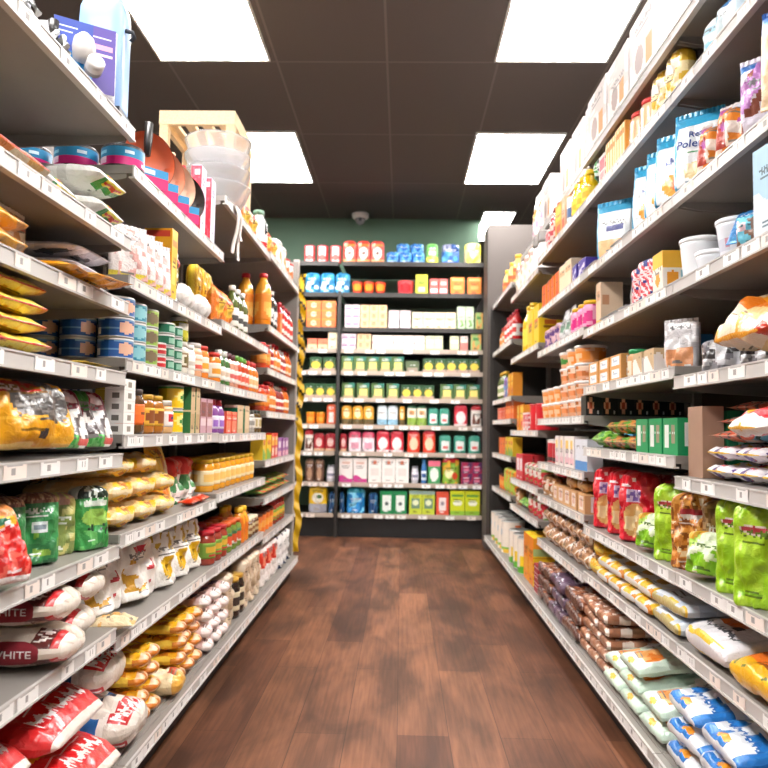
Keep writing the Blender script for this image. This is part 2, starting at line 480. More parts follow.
# ------------------------------------------------------------------ the room
def slab(name, x0, x1, y0, y1, z0, z1, mat):
    mb = MB(); mb.box(x0, x1, y0, y1, z0, z1)
    return link(name, mb.done(name, False), mat, None, 'structure')

def floor_mat():
    m, nt, b = new_mat('wood_plank_vinyl')
    L = nt.links
    tc = nt.nodes.new('ShaderNodeTexCoord')
    mp = nt.nodes.new('ShaderNodeMapping'); mp.inputs['Rotation'].default_value = (0, 0, math.pi/2)
    L.new(tc.outputs['Object'], mp.inputs['Vector'])
    br = nt.nodes.new('ShaderNodeTexBrick')
    br.offset = 0.37; br.inputs['Scale'].default_value = 1
    br.inputs['Brick Width'].default_value = 0.92; br.inputs['Row Height'].default_value = 0.152
    br.inputs['Mortar Size'].default_value = 0.0012; br.inputs['Mortar Smooth'].default_value = 0.4
    br.inputs['Color1'].default_value = (*lin('5a3828'), 1); br.inputs['Color2'].default_value = (*lin('7a513a'), 1); br.inputs['Mortar'].default_value = (*lin('44291d'), 1)
    L.new(mp.outputs['Vector'], br.inputs['Vector'])
    m2 = nt.nodes.new('ShaderNodeMapping'); m2.inputs['Scale'].default_value = (4.5, 1.6, 1)
    L.new(tc.outputs['Object'], m2.inputs['Vector'])
    n1 = nt.nodes.new('ShaderNodeTexNoise'); n1.inputs['Scale'].default_value = 1.3; n1.inputs['Detail'].default_value = 6; n1.inputs['Distortion'].default_value = 0.6
    L.new(m2.outputs['Vector'], n1.inputs['Vector'])
    r1 = nt.nodes.new('ShaderNodeValToRGB')
    r1.color_ramp.elements[0].color = (0.36, 0.33, 0.31, 1); r1.color_ramp.elements[0].position = 0.36
    r1.color_ramp.elements[1].color = (1.25, 1.2, 1.15, 1); r1.color_ramp.elements[1].position = 0.64
    L.new(n1.outputs['Fac'], r1.inputs['Fac'])
    m3 = nt.nodes.new('ShaderNodeMapping'); m3.inputs['Scale'].default_value = (60, 3, 1)
    L.new(tc.outputs['Object'], m3.inputs['Vector'])
    n2 = nt.nodes.new('ShaderNodeTexNoise'); n2.inputs['Scale'].default_value = 1.5; n2.inputs['Detail'].default_value = 4
    L.new(m3.outputs['Vector'], n2.inputs['Vector'])
    r2 = nt.nodes.new('ShaderNodeValToRGB')
    r2.color_ramp.elements[0].color = (0.7, 0.67, 0.65, 1); r2.color_ramp.elements[0].position = 0.35
    r2.color_ramp.elements[1].color = (1.12, 1.1, 1.08, 1); r2.color_ramp.elements[1].position = 0.62
    L.new(n2.outputs['Fac'], r2.inputs['Fac'])
    x1 = nt.nodes.new('ShaderNodeMix'); x1.data_type = 'RGBA'; x1.blend_type = 'MULTIPLY'; x1.inputs['Factor'].default_value = 0.85
    L.new(br.outputs['Color'], x1.inputs[6]); L.new(r1.outputs['Color'], x1.inputs[7])
    x2 = nt.nodes.new('ShaderNodeMix'); x2.data_type = 'RGBA'; x2.blend_type = 'MULTIPLY'; x2.inputs['Factor'].default_value = 0.8
    L.new(x1.outputs[2], x2.inputs[6]); L.new(r2.outputs['Color'], x2.inputs[7])
    L.new(x2.outputs[2], b.inputs['Base Color'])
    b.inputs['Roughness'].default_value = 0.5; b.inputs['Specular IOR Level'].default_value = 0.3
    bp = nt.nodes.new('ShaderNodeBump'); bp.inputs['Strength'].default_value = 0.15
    L.new(n2.outputs['Fac'], bp.inputs['Height']); L.new(bp.outputs['Normal'], b.inputs['Normal'])
    return m

CEIL = 0.9+1.97
TX, TY = 0.595, 0.955     # ceiling tile
def ceil_mat():
    m, nt, b = new_mat('dark_ceiling_tiles')
    L = nt.links
    tc = nt.nodes.new('ShaderNodeTexCoord')
    mp = nt.nodes.new('ShaderNodeMapping'); mp.inputs['Location'].default_value = (0.70, -3.76, 0)
    L.new(tc.outputs['Object'], mp.inputs['Vector'])
    br = nt.nodes.new('ShaderNodeTexBrick'); br.offset = 0; br.inputs['Scale'].default_value = 1
    br.inputs['Brick Width'].default_value = TX; br.inputs['Row Height'].default_value = TY
    br.inputs['Mortar Size'].default_value = 0.007; br.inputs['Mortar Smooth'].default_value = 0.2
    br.inputs['Color1'].default_value = (*lin('4d4441'), 1); br.inputs['Color2'].default_value = (*lin('524946'), 1); br.inputs['Mortar'].default_value = (*lin('655b56'), 1)
    L.new(mp.outputs['Vector'], br.inputs['Vector'])
    L.new(br.outputs['Color'], b.inputs['Base Color'])
    b.inputs['Roughness'].default_value = 0.8
    return m

slab('floor', -3.2, 3.4, -3.2, 9, -0.05, 0, floor_mat())
slab('ceiling', -3.2, 3.4, -3.2, 9, CEIL, CEIL+0.05, ceil_mat())
green = plain_mat('sage_green_paint', '5c7763', 0.7, 0, 0.04, 3)
slab('wall_back', -3.2, 0.70, 6.66, 6.8, 0, CEIL, green)
slab('wall_rear_right', 0.70, 3.4, 8.8, 8.95, 0, CEIL, plain_mat('dark_grey_paint', '3a3634', 0.7))
slab('wall_left', -3.2, -3.1, -3.2, 6.66, 0, CEIL, plain_mat('off_white_paint', 'd8d4cd', 0.7))
slab('wall_right', 3.3, 3.4, -3.2, 8.8, 0, CEIL, plain_mat('warm_white_paint', 'd8d4cd', 0.7))
slab('column_right', 0.650, 1.25, 5.52, 5.8, 0, 2.495, plain_mat('taupe_column_paint', '4e4642', 0.6, 0, 0.05, 3))

# ceiling lamps: a square of diffuser in a thin frame, in two rows over the aisle
lm, nt, b = new_mat('lamp_diffuser')
b.inputs['Emission Color'].default_value = (1, 0.975, 0.95, 1); b.inputs['Emission Strength'].default_value = 40.0
b.inputs['Base Color'].default_value = (0.9, 0.9, 0.9, 1)
lights = [(-1.03, 2.77, 'left lit ceiling panel nearer the camera'), (-1.03, 4.68, 'left lit ceiling panel beyond the wooden crate'),
          (0.765, 2.77, 'right lit ceiling panel nearer the camera'), (0.765, 4.68, 'right lit ceiling panel farther from camera'),
          (0.86, 6.40, 'small lit ceiling panel seen above the taupe column'),
          (-1.03, 0.86, 'left lit ceiling panel above the camera'), (0.765, 0.86, 'right lit ceiling panel above the camera'),
          (-1.03, -1.05, 'left lit ceiling panel behind the camera'), (0.765, -1.05, 'right lit ceiling panel behind the camera')]
for x, y, lb in lights:
    w, l = (0.272, 0.95) if x == 0.86 else (0.572, 0.955)
    mb = MB(); t = 0.012
    for a in (x-w/2-t, x+w/2): mb.box(a, a+t, y-t, y+l+t, CEIL-0.012, CEIL-0.0005)
    for a in (y-t, y+l): mb.box(x-w/2, x+w/2, a, a+t, CEIL-0.012, CEIL-0.0005)
    o = link('ceiling_light', None, None); o.location = (0, 0, 0)
    o['category'] = 'ceiling light'; o['label'] = lb; o['group'] = 'lit ceiling panels over the aisle'
    link('frame', mb.done('frame', False), 'lampframe', o)
    mb = MB(); mb.box(x-w/2, x+w/2, y, y+l, CEIL-0.009, CEIL-0.0008)
    link('diffuser', mb.done('diffuser', False), lm, o, None, 'glowing white diffuser')
W = bpy.data.worlds.new('store_light'); SC.world = W; W.use_nodes = True
W.node_tree.nodes['Background'].inputs['Color'].default_value = (1, 0.96, 0.92, 1)
W.node_tree.nodes['Background'].inputs['Strength'].default_value = 0.42

# dome camera on the ceiling and a round speaker grille
mb = MB()
o = link('security_camera', lathe([(0, 0.06), (0.012, 0.075), (0.045, 0.078), (0.05, 0.07)], ['d9d2cf'], 20, 0.02), 'plastic')
o.location = (-0.405, 6.5, CEIL-0.0505); o['category'] = 'camera'; o['label'] = 'small white dome security camera hanging from the dark ceiling'
d = link('dome', lathe([(0, 0.004), (0.012, 0.03), (0.035, 0.044), (0.06, 0.05)], ['8f8a8c'], 18, 0.02), 'glassy', o); d.location = (0, 0, -0.0585)
link('lens', lathe([(0, 0.012), (0.01, 0.014), (0.03, 0.014)], ['2a2a2e'], 10, 0.02), 'plastic', o).location = (0, -0.04, -0.03)
o = link('ceiling_speaker', lathe([(0, 0.085), (0.004, 0.10), (0.012, 0.10)], ['2e2927'], 28, 0.02), 'plastic')
o.location = (-0.92, 2.5, CEIL-0.0125); o['category'] = 'speaker'; o['label'] = 'round dark speaker grille in the ceiling near the left lamp'
link('grille', lathe([(0, 0.07), (0.003, 0.08)], ['262220'], 24, 0.02), 'plastic', o).location = (0, 0, -0.003)

# ------------------------------------------------------------------ shelving
def tag_mesh(w, seed):
    h = 0.029; mb = MB(); nu, nv = 16, 10
    x = np.linspace(-w/2, w/2, nu+1); z = np.linspace(0, h, nv+1); X, Z = np.meshgrid(x, z)
    rnd = random.Random(seed)
    ground = ['f4f2ef', 'f1eeeb', 'f4f2ef', 'f0e2d8'][seed % 4]
    a = rnd.uniform(0.15, 0.45)
    ops = [ground, ('S', 13, 'u', 0.5, 'a29e9a', a, 0.3, a+0.3, 0.66), ('R', 0.12, 0.8, 0.8, 0.88, 'b9b5b2')]
    mb.grid(np.stack([X, 0*X-0.0015, Z], -1), paint(ops, *centres(nu, nv)))
    mb.grid(np.stack([X, 0*X, Z], -1), lin(ground), True)
    return mb.done('price_tag', False)
TAGS = [tag_mesh(0.05, i) for i in range(4)] + [tag_mesh(0.072, i+4) for i in range(4)]
DEPTH = 0.44
LIP = 0.036

def bay(side, y0, y1, shelves, name_lb, Xb, bottom=0.09, top=1.9, dens=0.6, endpanel=None, group='shelving bays'):
    """one bay: back panel, posts, kick plinth, shelves with rails, tags and brackets"""
    sg = -1 if side == 'L' else 1
    root = link('shelving_unit', None, None); root['category'] = 'shelving unit'; root['label'] = name_lb; root['group'] = group
    X = 0.652 if side == 'L' else 0.681
    xb = 1.11
    def B(name, x0, x1, a, b, z0, z1, mat, parent, lb=None):
        mb = MB(); xs = sorted((sg*x0, sg*x1)); mb.box(xs[0], xs[1], a, b, z0, z1)
        return link(name, mb.done(name, False), mat, parent, None, lb)
    B('back_panel', xb, xb+0.02, y0, y1, 0, top, 'back', root, 'dark back panel')
    B('plinth', Xb+0.05, Xb+0.07, y0, y1, 0, bottom-0.002, 'plinth', root, 'black kick plinth')
    B('upright', xb-0.03, xb, y1-0.03, y1, 0, top, 'shelf', root)
    out = []
    for k, (z, sx) in enumerate(shelves):
        base = z == bottom
        xf = Xb if base else (sx or X)
        xs = sorted((sg*(xf+0.004), sg*(xb-0.002)))
        mb = MB(); g = 0.0015
        mb.box(xs[0], xs[1], y0+g, y1-g, z+LIP-0.024, z+LIP-0.004)
        if base:     # ribbed front of the deck
            for r in range(4):
                a = sg*(xf+0.02+r*0.016); mb.box(min(a, a+sg*0.005), max(a, a+sg*0.005), y0+g, y1-g, z+LIP-0.004, z+LIP-0.001)
        sh = link('shelf', mb.done('shelf', False), 'shelf', root)
        mb = MB()    # rail: a thin profile, leaning back a little
        for a, b, c, d in ((0, 0.004, 0, LIP-0.004), (0.004, 0.012, 0, 0.004), (-0.003, 0.0, 0, 0.004), (-0.002, 0, LIP-0.008, LIP-0.0045)):
            q = sorted((sg*(xf+a), sg*(xf+b))); mb.box(q[0], q[1], y0+g, y1-g, z+c, z+d)
        link('price_rail', mb.done('price_rail', False), 'strip', sh)
        if not base:
            for yy in (y0+0.004, y1-0.012):
                mb = MB(); n = 9; xs_ = sg*np.linspace(xf+0.02, xb-0.03, n); dep = np.interp(np.linspace(0, 1, n), [0, 0.12, 1], [0.012, 0.02, 0.036])
                zt = z+LIP-0.024; Z = np.stack([zt-dep, zt+0*dep]); Xq = np.stack([xs_, xs_])
                for q in (yy, yy+0.005): mb.grid(np.stack([Xq, 0*Xq+q, Z], -1), lin('8b857f'))
                mb.grid(np.stack([Xq, np.stack([0*xs_+yy, 0*xs_+yy+0.005]), np.stack([zt-dep, zt-dep])], -1), lin('8b857f'))
                link('bracket', mb.done('bracket', False), 'shelf', sh)
        if (EYE-z) > -0.95:
            y = y0+0.02+random.random()*0.05
            while y < y1-0.05:
                i = random.randrange(8); w = 0.05 if i < 4 else 0.072
                if y+w > y1-0.01: break
                o = link('price_tag', TAGS[i], 'paper', sh)
                o.location = (sg*(xf-0.0002), y+w/2, z+0.0022); o.rotation_euler = (0, 0, math.pi/2 if side == 'L' else -math.pi/2)
                y += w + (random.uniform(0.004, 0.012) if random.random() < dens else random.uniform(0.04, 0.11))
    if endpanel:
        B('end_panel', *endpanel, root)
    return root

LY = [0.40, 1.68, 2.56, 3.46, 4.42]
RY = [0.40, 1.82, 2.72, 3.63, 4.53, 5.42]
LZ = [[1.578, 1.312, 1.158, .991, .801, .590, .400, .09], [1.492, 1.225, 1.025, .844, .611, .374, .09],
      [1.708, 1.252, 1.02, .84, .627, .37, .09], [1.725, 1.366, 1.155, .945, .705, .526, .34, .09]]
RZ = [[1.905, 1.74, 1.472, 1.25, 1.010, .763, .528, .356, .09], [1.905, 1.74, 1.472, 1.25, 1.037, .812, .526, .356, .09],
      [1.965, 1.74, 1.472, 1.265, .93, .718, .558, .342, .09], [1.965, 1.70, 1.315, .872, .58, .42, .09],
      [1.81, 1.447, 1.088, .944, .705, .46, .09]]
BN = ['nearest {} bay', 'second {} bay', 'third {} bay', 'fourth {} bay', 'farthest {} bay']
SHN = ['top shelf', 'second shelf', 'third shelf', 'fourth shelf', 'fifth shelf', 'sixth shelf', 'seventh shelf', 'eighth shelf', 'bottom deck']
S = {}
LBN = ['nearest left bay', 'second left bay', 'third left bay', 'farthest left bay']
RBN = ['nearest right bay', 'second right bay', 'third right bay', 'fourth right bay', 'farthest right bay']
for side, YY, ZZ, NN in (('L', LY, LZ, LBN), ('R', RY, RZ, RBN)):
    for bi, zs in enumerate(ZZ):
        y0, y1 = YY[bi], YY[bi+1]
        X = 0.652 if side == 'L' else 0.681
        Xb = 0.617 if side == 'L' else 0.625
        sx = [None]*len(zs)
        if side == 'R' and bi in (2, 3): sx[0] = 0.742
        ep = None
        if side == 'L' and bi == 3: ep = (0.66, 1.10, y1+0.001, y1+0.02, 0.05, 1.93, 'shelf')
        if side == 'R' and bi == 4: ep = (0.66, 1.10, y1+0.001, y1+0.02, 0.05, 1.82, 'back')
        lb = ('pale metal shelving bay, ' + NN[bi] + ' along the aisle')
        u = bay(side, y0, y1, list(zip(zs, sx)), lb, Xb, 0.09, {0: 1.62, 1: 1.75, 2: 1.78, 3: 1.93}[bi] if side == 'L' else (1.98 if bi < 4 else 1.85), ([0.3, 0.6, 0.7, 0.8] if side == 'L' else [0.3, 0.7, 0.8, 0.85, 0.85])[bi], ep, 'shelving bays along the ' + ('left' if side == 'L' else 'right'))
        for k, z in enumerate(zs):
            nm = 'bottom deck' if z == .09 else SHN[k]
            S[side+str(bi+1)+str(k+1)] = Shelf(side, z+LIP-0.004 + (0.003 if z == .09 else 0), y0, y1, Xb if z == .09 else (sx[k] or X), NN[bi] + ' ' + nm)
        if ep and side == 'L':       # slotted post and hazard-striped guard on the gondola's end
            mb = MB(); mb.box(-0.69, -0.655, y1+0.021, y1+0.05, 0.03, 1.95, 'b9b4b0')
            for i in range(34):
                z = 0.1+i*0.054
                mb.box(-0.683, -0.676, y1+0.0195, y1+0.0212, z, z+0.026, '3c3a39'); mb.box(-0.669, -0.662, y1+0.0195, y1+0.0212, z, z+0.026, '3c3a39')
            link('slotted_post', mb.done('slotted_post', False), 'card', u)
            n = 90; zz = np.linspace(0.14, 1.86, n+1); xx = np.linspace(-0.653, -0.615, 9)
            mb = MB(); Xg, Zg = np.meshgrid(xx, zz); w = 0.010*np.sin(Zg*24)
            Y = y1+0.03+0.008*np.sin(Zg*60+Xg*60)
            zc = (Zg[:-1, :-1]+Zg[1:, 1:])/2; xc = (Xg[:-1, :-1]+Xg[1:, 1:])/2
            C = np.empty(zc.shape+(3,)); C[:] = lin('e9b90f'); C[((zc*11+xc*16) % 1 < 0.3) & (zc > 0.95)] = lin('3a3014')
            mb.grid(np.stack([Xg+w, Y, Zg], -1), C); mb.grid(np.stack([Xg+w, Y+0.006, Zg], -1), C, True)
            link('corner_guard', mb.done('corner_guard', True), 'plastic', u, None, 'yellow and black striped guard strip')

# unit against the back wall
BZ = [2.27, 2.005, 1.71, 1.53, 1.345, 1.12, .897, .672, .418, .163]
BXL, BXM, BXR, BY = -1.25, -0.535, 0.69, 6.0
root = {}
for nm, x0, x1, lb in (('a', BXL, BXM, 'charcoal back wall shelving bay behind the yellow striped guard'), ('b', BXM, BXR, 'charcoal back wall shelving bay facing the aisle')):
    r = link('shelving_unit', None, None); r['category'] = 'shelving unit'; r['label'] = lb; r['group'] = 'charcoal shelving bays at the back'
    root[nm] = r
    mb = MB(); mb.box(x0, x1, 6.03, 6.05, 0, 0.165); link('plinth', mb.done('plinth', False), 'plinth', r)
    mb = MB(); mb.box(x1-0.012, x1+0.012, 6.62, 6.655, 0, 2.29); link('upright', mb.done('upright', False), 'blackshelf', r)
    if nm == 'a':
        mb = MB(); mb.box(x1-0.013, x1+0.013, BY-0.022, BY-0.004, 0.0, 2.05); link('upright', mb.done('upright', False), 'shelf' if 0 else 'blackshelf', r, None, 'front post')
    for k, z in enumerate(BZ):
        mb = MB(); mb.box(x0+0.019, x1-0.019, BY, 6.615, z+0.012, z+0.032)
        s = link('shelf', mb.done('shelf', False), 'blackshelf', r)
        mb = MB(); mb.box(x0+0.019, x1-0.019, BY-0.003, BY-0.0002, z, z+0.036); link('price_rail', mb.done('price_rail', False), 'tanstrip' if k > 2 else 'blackshelf', s)
        if k > 2:
            x = x0+0.04
            while x < x1-0.09:
                o = link('price_tag', TAGS[4+random.randrange(4)], 'paper', s); o.location = (x+0.045, BY-0.0034, z-0.003)
                x += 0.085+random.choice((0.01, 0.03, 0.09, 0.14))
S_B = [Shelf('B', z+0.0325, BXL, BXR, 0, 'back wall ' + n) for z, n in zip(BZ, SHN[:8]+['ninth shelf', 'lowest shelf'])]
# ------------------------------------------------------------------ products: left gondola, nearest bay
def stackbags(sh, p, px, n, inset=0.02, yaw=0.0, step=None, jit=0.012, y=None, ex=None, dz0=0.0, tilt=0.0):
    """n flat packs lying one on another"""
    sg = -1 if sh.side == 'L' else 1
    if y is None: y = yat(px, sg*(sh.X+inset), sh.z+0.04)
    for i in range(n):
        put(sh, p, y=y+random.uniform(-jit, jit)*(i > 0), inset=inset+(random.uniform(0, jit) if i else 0), dz=dz0+i*(step or p.h*1.004/math.cos(tilt)), yaw=yaw+random.uniform(-.06, .06), tilt=tilt, level=i, nlev=n, key=round(y, 4), extra=(ex[i] if ex else None))

def lbl(lo, hi):     # small helper for a two-tone paper label
    return [lo, ('R', .1, .35, .9, .65, hi), ('R', .2, .45, .8, .55, lo)]

# top shelf: blister packs, pale blue jug and gadgets
s = S['L11']
def blister():
    mb = MB(); w, h = 0.125, 0.15
    nu, nv = 40, 52
    x = np.linspace(-w/2, w/2, nu+1); z = np.linspace(0, h, nv+1); X, Z = np.meshgrid(x, z)
    ops = ['3a50a8', ('W', .42, .1, 2.2, '2f8fd0'), ('W', .1, .06, 3, '3a57b0'), ('R', .62, 0, 1, 1, '5b4a9c'), ('R', .06, .86, .38, .89, 'dfe8f6'), ('R', .06, .78, .30, .80, 'dfe8f6'), ('R', .55, .66, .95, .73, 'e8a0b6'), ('R', .6, .56, .95, .60, 'f0ccd8'), ('R', .62, .82, .92, .84, 'e6e0f2')]
    mb.grid(np.stack([X, 0*X, Z], -1), paint(ops, *centres(nu, nv))); mb.grid(np.stack([X, 0*X+0.002, Z], -1), lin('d8d8de'), True)
    k = [('fitting', lathe([(0, .012), (.006, .022), (.03, .024), (.05, .02), (.062, .008)], ['bdb8b4'], 18, 0.01), 'plastic', 'grey domed fitting')]
    k2 = lathe([(0, .014), (.004, .018), (.034, .018), (.035, .012)], ['c4bfbb', ('R', 0, .2, 1, .3, '8c8783')], 16, 0.01)
    return dict(mesh=mb.done('blister_card', False), mat='card', w=w, d=0.03, h=h, kids=k+[('spray_nozzle', k2, 'plastic', 'grey nozzle with a dark opening')])
pb = Pr('blister_pack', 'blister pack', 'blue and purple card with grey tap fittings', blister())
o = put(s, pb, y=1.475, inset=0.02, yaw=-1.0, tilt=-0.06, extra='left top shelf edge')
for c, (x, y, z) in zip(o.children, ((-0.005, -0.022, 0.05), (0.0, -0.024, 0.004))):
    c.location = (x, y, z)
c.rotation_euler = (1.35, 0, 0.1); c.location = (0.012, -0.024, 0.03)

def jugshape():
    w, d, h = 0.085, 0.105, 0.285
    mb = MB(); lv = [(0, .93), (.02, 1), (h*.5, 1), (h*.78, 1), (h*.88, .97), (h*.94, .86), (h*.98, .62), (h, .3)]
    th = np.linspace(0, 2*np.pi, 41)
    rows = []
    for z, k in lv:
        c, s_ = np.cos(th), np.sin(th); e = 2/4.5
        rows.append(np.stack([np.sign(c)*np.abs(c)**e*w/2*k, np.sign(s_)*np.abs(s_)**e*d/2*k, 0*th+z], -1))
    P = np.array(rows); i = mb.grid(P, lin('8fb2e2')); mb.fan(i[0, :-1], (0, 0, 0), lin('8fb2e2'), True); mb.fan(i[-1, :-1], (0, 0, h), lin('8fb2e2'))
    k = MB(); k.tube([(-.02, -d/2, .20), (-.02, -d/2-.016, .197), (-.02, -d/2-.02, .185), (-.02, -d/2-.012, .175)], .005, '2c2e33')
    f = MB(); f.box(-w/2*.98, w/2*.98, -d/2*.98, d/2*.98, 0, 0.012, '3b414a')
    return dict(mesh=mb.done('container', True), mat='plastic', w=w, d=d, h=h, kids=[('hook', k.done('hook'), 'plastic', 'dark hook'), ('base', f.done('base', False), 'plastic', 'dark base')])
pj = Pr('storage_container', 'container', 'tall pale blue plastic container with rounded top', jugshape())
put(s, pj, y=1.615, inset=0.002, yaw=0.1, extra='left top shelf end')
pw = Pr('plastic_wrapped_pack', 'packet', 'crumpled clear wrapped white packet', bag(.06, .17, .03, ['e6e4ea', ('N', 'c9cbd6', 9, 14, .55), ('N', 'f6f4f8', 6, 10, .6)], 'pillow', lump=.25, seed=4, seal='e9e7ec'))
put(s, pw, y=1.545, inset=0.004, yaw=-1.0, extra='leaning on pale blue container')
pk = Pr('boxed_gadget', 'box', 'white and pink kitchen gadget box', carton(.11, .09, .2, ['eceaf0', ('R', 0, .6, 1, .72, 'e6b6c4'), ('R', .1, .2, .6, .5, 'cfd4e4'), ('R', .55, .78, .9, .9, 'c8405a')]))
put(s, pk, y=1.61, inset=0.13, yaw=0.1, extra='behind pale blue container')
put(s, pk, y=1.42, inset=0.16, yaw=-0.1, extra='behind the blue blister card')
def gadget():
    mb = MB()
    for i in range(7):
        a = i*1.1; mb.tube([(.02*math.cos(a), .02*math.sin(a), 0.006), (.032*math.cos(a+.4), .03*math.sin(a+.4), .03), (.014*math.cos(a+1), .016*math.sin(a+1), .055)], .006, ['35302e', '6b6058', '8d837b'][i % 3], 6)
    g = MB(); g.tube([(0, 0, .05), (.006, 0, .085)], [.008, .011], '2a2624')
    return dict(mesh=mb.done('beaters'), mat='metal', w=.08, d=.08, h=.085, kids=[('handle', g.done('handle'), 'plastic', 'black handle')])
pg = Pr('kitchen_whisk', 'kitchen tool', 'small dark kitchen whisk head', gadget())
put(s, pg, y=1.24, inset=0.005, extra='nearest on the left top shelf'); put(s, pg, y=1.36, inset=0.005, yaw=0.8, extra='beside the blue blister card')
pc = Pr('shrink_pack', 'packet', 'white shrink wrapped pack', bag(.16, .13, .05, ['efedf0', ('N', 'd7d4da', 6, 6, .6), ('R', .3, .4, .7, .6, 'd9a6b4')], 'block', lump=.1, seed=8))
put(s, pc, y=1.30, inset=0.09, extra='behind the whisk heads')

s = S['L12']     # crisps bag and two white packets
p1 = Pr('snack_bag', 'bag', 'orange and cream corn snack bag lying', bag(.26, .2, .035, ['f0d9b4', ('N', 'efb45a', 5, 5, .55), ('R', 0, 0, .16, 1, 'd9452e'), ('R', .16, 0, .24, 1, 'efc62f'), ('N', 'e8862d', 8, 8, .72)], 'sack', True, lump=.12, seed=2))
put(s, p1, y=1.19, inset=0.006, yaw=0.0)
p2 = Pr('rice_noodle_packet', 'packet', 'white packet with green and yellow end', bag(.17, .28, .055, ['eeece8', ('A', .985, .0, 1, 'eeece8'), ('R', .16, 0, 1, .10, '2f9a3f'), ('R', .3, 0, 1, .05, 'f0dc3a'), ('E', .6, .03, .3, .015, 'd8452c'), ('N', 'fbfaf8', 5, 7, .55, 0, .25, 1, 1), ('N', 'd8d5d0', 7, 4, .75, 0, .25, 1, 1)], 'sack', True, lump=.1, seed=5, cell=.005))
stackbags(s, p2, 0, 2, 0.008, 0.0, y=1.585); put(s, p2, y=1.41, inset=0.04, dz=0.0, yaw=0.05, extra='nearer than the stacked pair, left')

s = S['L13']
p = Pr('spice_packet', 'packet', 'amber spice packet with yellow edge', bag(.17, .12, .03, ['8a5236', ('R', 0, 0, 1, .22, 'e8a32a'), ('R', .0, .22, 1, .34, 'd8c2b0'), ('R', .7, .3, .95, .8, 'c04a28'), ('N', 'b88a5a', 8, 6, .6)], 'sack', True, lump=.12, seed=3))
stackbags(s, p, 8, 2, 0.006)
p = Pr('paper_pack', 'packet', 'flat pale lilac packet with dark print', bag(.19, .3, .03, ['dcd8e0', ('N', '6f6a78', 7, 12, .8), ('R', 0, .0, 1, .05, 'c6c2cc'), ('R', .06, .1, .2, .3, '4a5560'), ('N', 'efecf2', 5, 5, .5)], 'sack', True, lump=.08, seed=6))
stackbags(s, p, 0, 3, 0.035, 0.03, y=1.575)
p = Pr('orange_packet', 'packet', 'orange packet overhanging the shelf edge', bag(.12, .09, .02, ['f0a01c', ('N', 'f7b53a', 5, 4, .5), ('R', .8, 0, 1, 1, 'd97f10')], 'pillow', True, lump=.2, seed=9))
put(s, p, 84, inset=-0.02, yaw=0.1); put(s, p, 119, inset=-0.05, yaw=-0.3, extra='at the left shelf joint')
p = Pr('noodle_bag', 'packet', 'pale speckled noodle packet', bag(.1, .13, .03, ['e8dcd2', ('N', 'd09a6a', 8, 9, .6), ('R', .1, .7, .9, .9, 'c84a3a')], 'pillow', False, lump=.1, seed=12))
fill(s, 8, 36, [(p, 1)], inset=.1)

s = S['L14']
p = Pr('chip_packet', 'packet', 'bright yellow crisp packet with red panel', bag(.2, .17, .03, ['f2c81e', ('R', .0, .0, .4, .6, 'c8261c'), ('R', .08, .05, .3, .12, 'f0e4d0'), ('N', 'f7df5a', 6, 5, .55), ('R', .88, 0, 1, 1, 'e8952a'), ('N', 'd99a18', 9, 7, .75)], 'sack', True, lump=.12, seed=2, seal='f4dc64'))
stackbags(s, p, 30, 4, 0.008, 0.0, None, .018); stackbags(s, p, y=yat(30, -.66, 1.0)+.0, px=0, n=3, inset=.19, yaw=.1, ex=['lowest of back pile, fourth shelf left', 'midway in back pile, fourth shelf left', 'topmost of back pile, fourth shelf left'])
p = Pr('thin_packet', 'packet', 'flat yellow packet by the shelf joint', bag(.13, .12, .012, ['eec848', ('R', 0, .3, .4, .7, 'f3ead8'), ('N', 'd8a028', 6, 6, .7)], 'pillow', True, lump=.15, seed=3))
put(s, p, 100, inset=0.01)

s = S['L15']
lent = ['e8a21c', ('E', .62, .62, .34, .36, '4a4440'), ('N', '78706a', 26, 26, .62, .32, .3, .92, .96), ('R', .05, .66, .6, .86, 'b81e22'), ('R', .1, .7, .4, .8, 'e9d5d0'), ('N', 'f4b83a', 5, 5, .62, 0, 0, 1, .32), ('E', .55, .12, .06, .05, '2e3038'), ('W', .03, .02, 7, 'f0c870')]
p = Pr('bean_bag', 'bag', 'yellow bag showing black beans with red banner', bag(.215, .135, .07, lent, 'sack', lump=.14, seed=7, cell=.0045))
put(s, p, y=1.285, inset=-0.035, yaw=-.35, tilt=-.45)
kid = ['dcd6d2', ('N', '4a3c3c', 12, 12, .45), ('N', 'efeae6', 9, 9, .62), ('R', .1, .55, .5, .98, '3c8a34'), ('R', .5, .62, .95, .98, '8e2036'), ('R', .56, .72, .9, .86, 'e4c8ca'), ('R', .05, .2, .3, .6, '9a2438'), ('R', .1, .25, .2, .55, 'd8a6b0'), ('E', .5, .08, .3, .09, '3fa545'), ('N', '6cc46a', 14, 14, .6, .2, 0, .8, .17), ('R', .7, .02, .98, .12, 'c65a54')]
p = Pr('bean_bag', 'bag', 'clear bag of speckled beans', bag(.125, .14, .05, kid, 'sack', lump=.14, seed=5, cell=.0045))
put(s, p, y=1.465, inset=0.002, yaw=-.45, tilt=-.45); put(s, p, y=1.60, inset=0.004, yaw=-.45, tilt=-.45)
p = Pr('bean_bag', 'bag', 'dark bean bag with red label', bag(.2, .18, .06, ['4a443f', ('N', '8a8078', 24, 24, .6), ('R', .05, .5, .8, .82, 'b02226'), ('R', .12, .56, .6, .76, 'e3d2cc')], 'sack', True, lump=.12, seed=15))
put(s, p, y=1.25, inset=0.25, tilt=.1, dz=.02, extra='behind the yellow bag, nearest bay left')

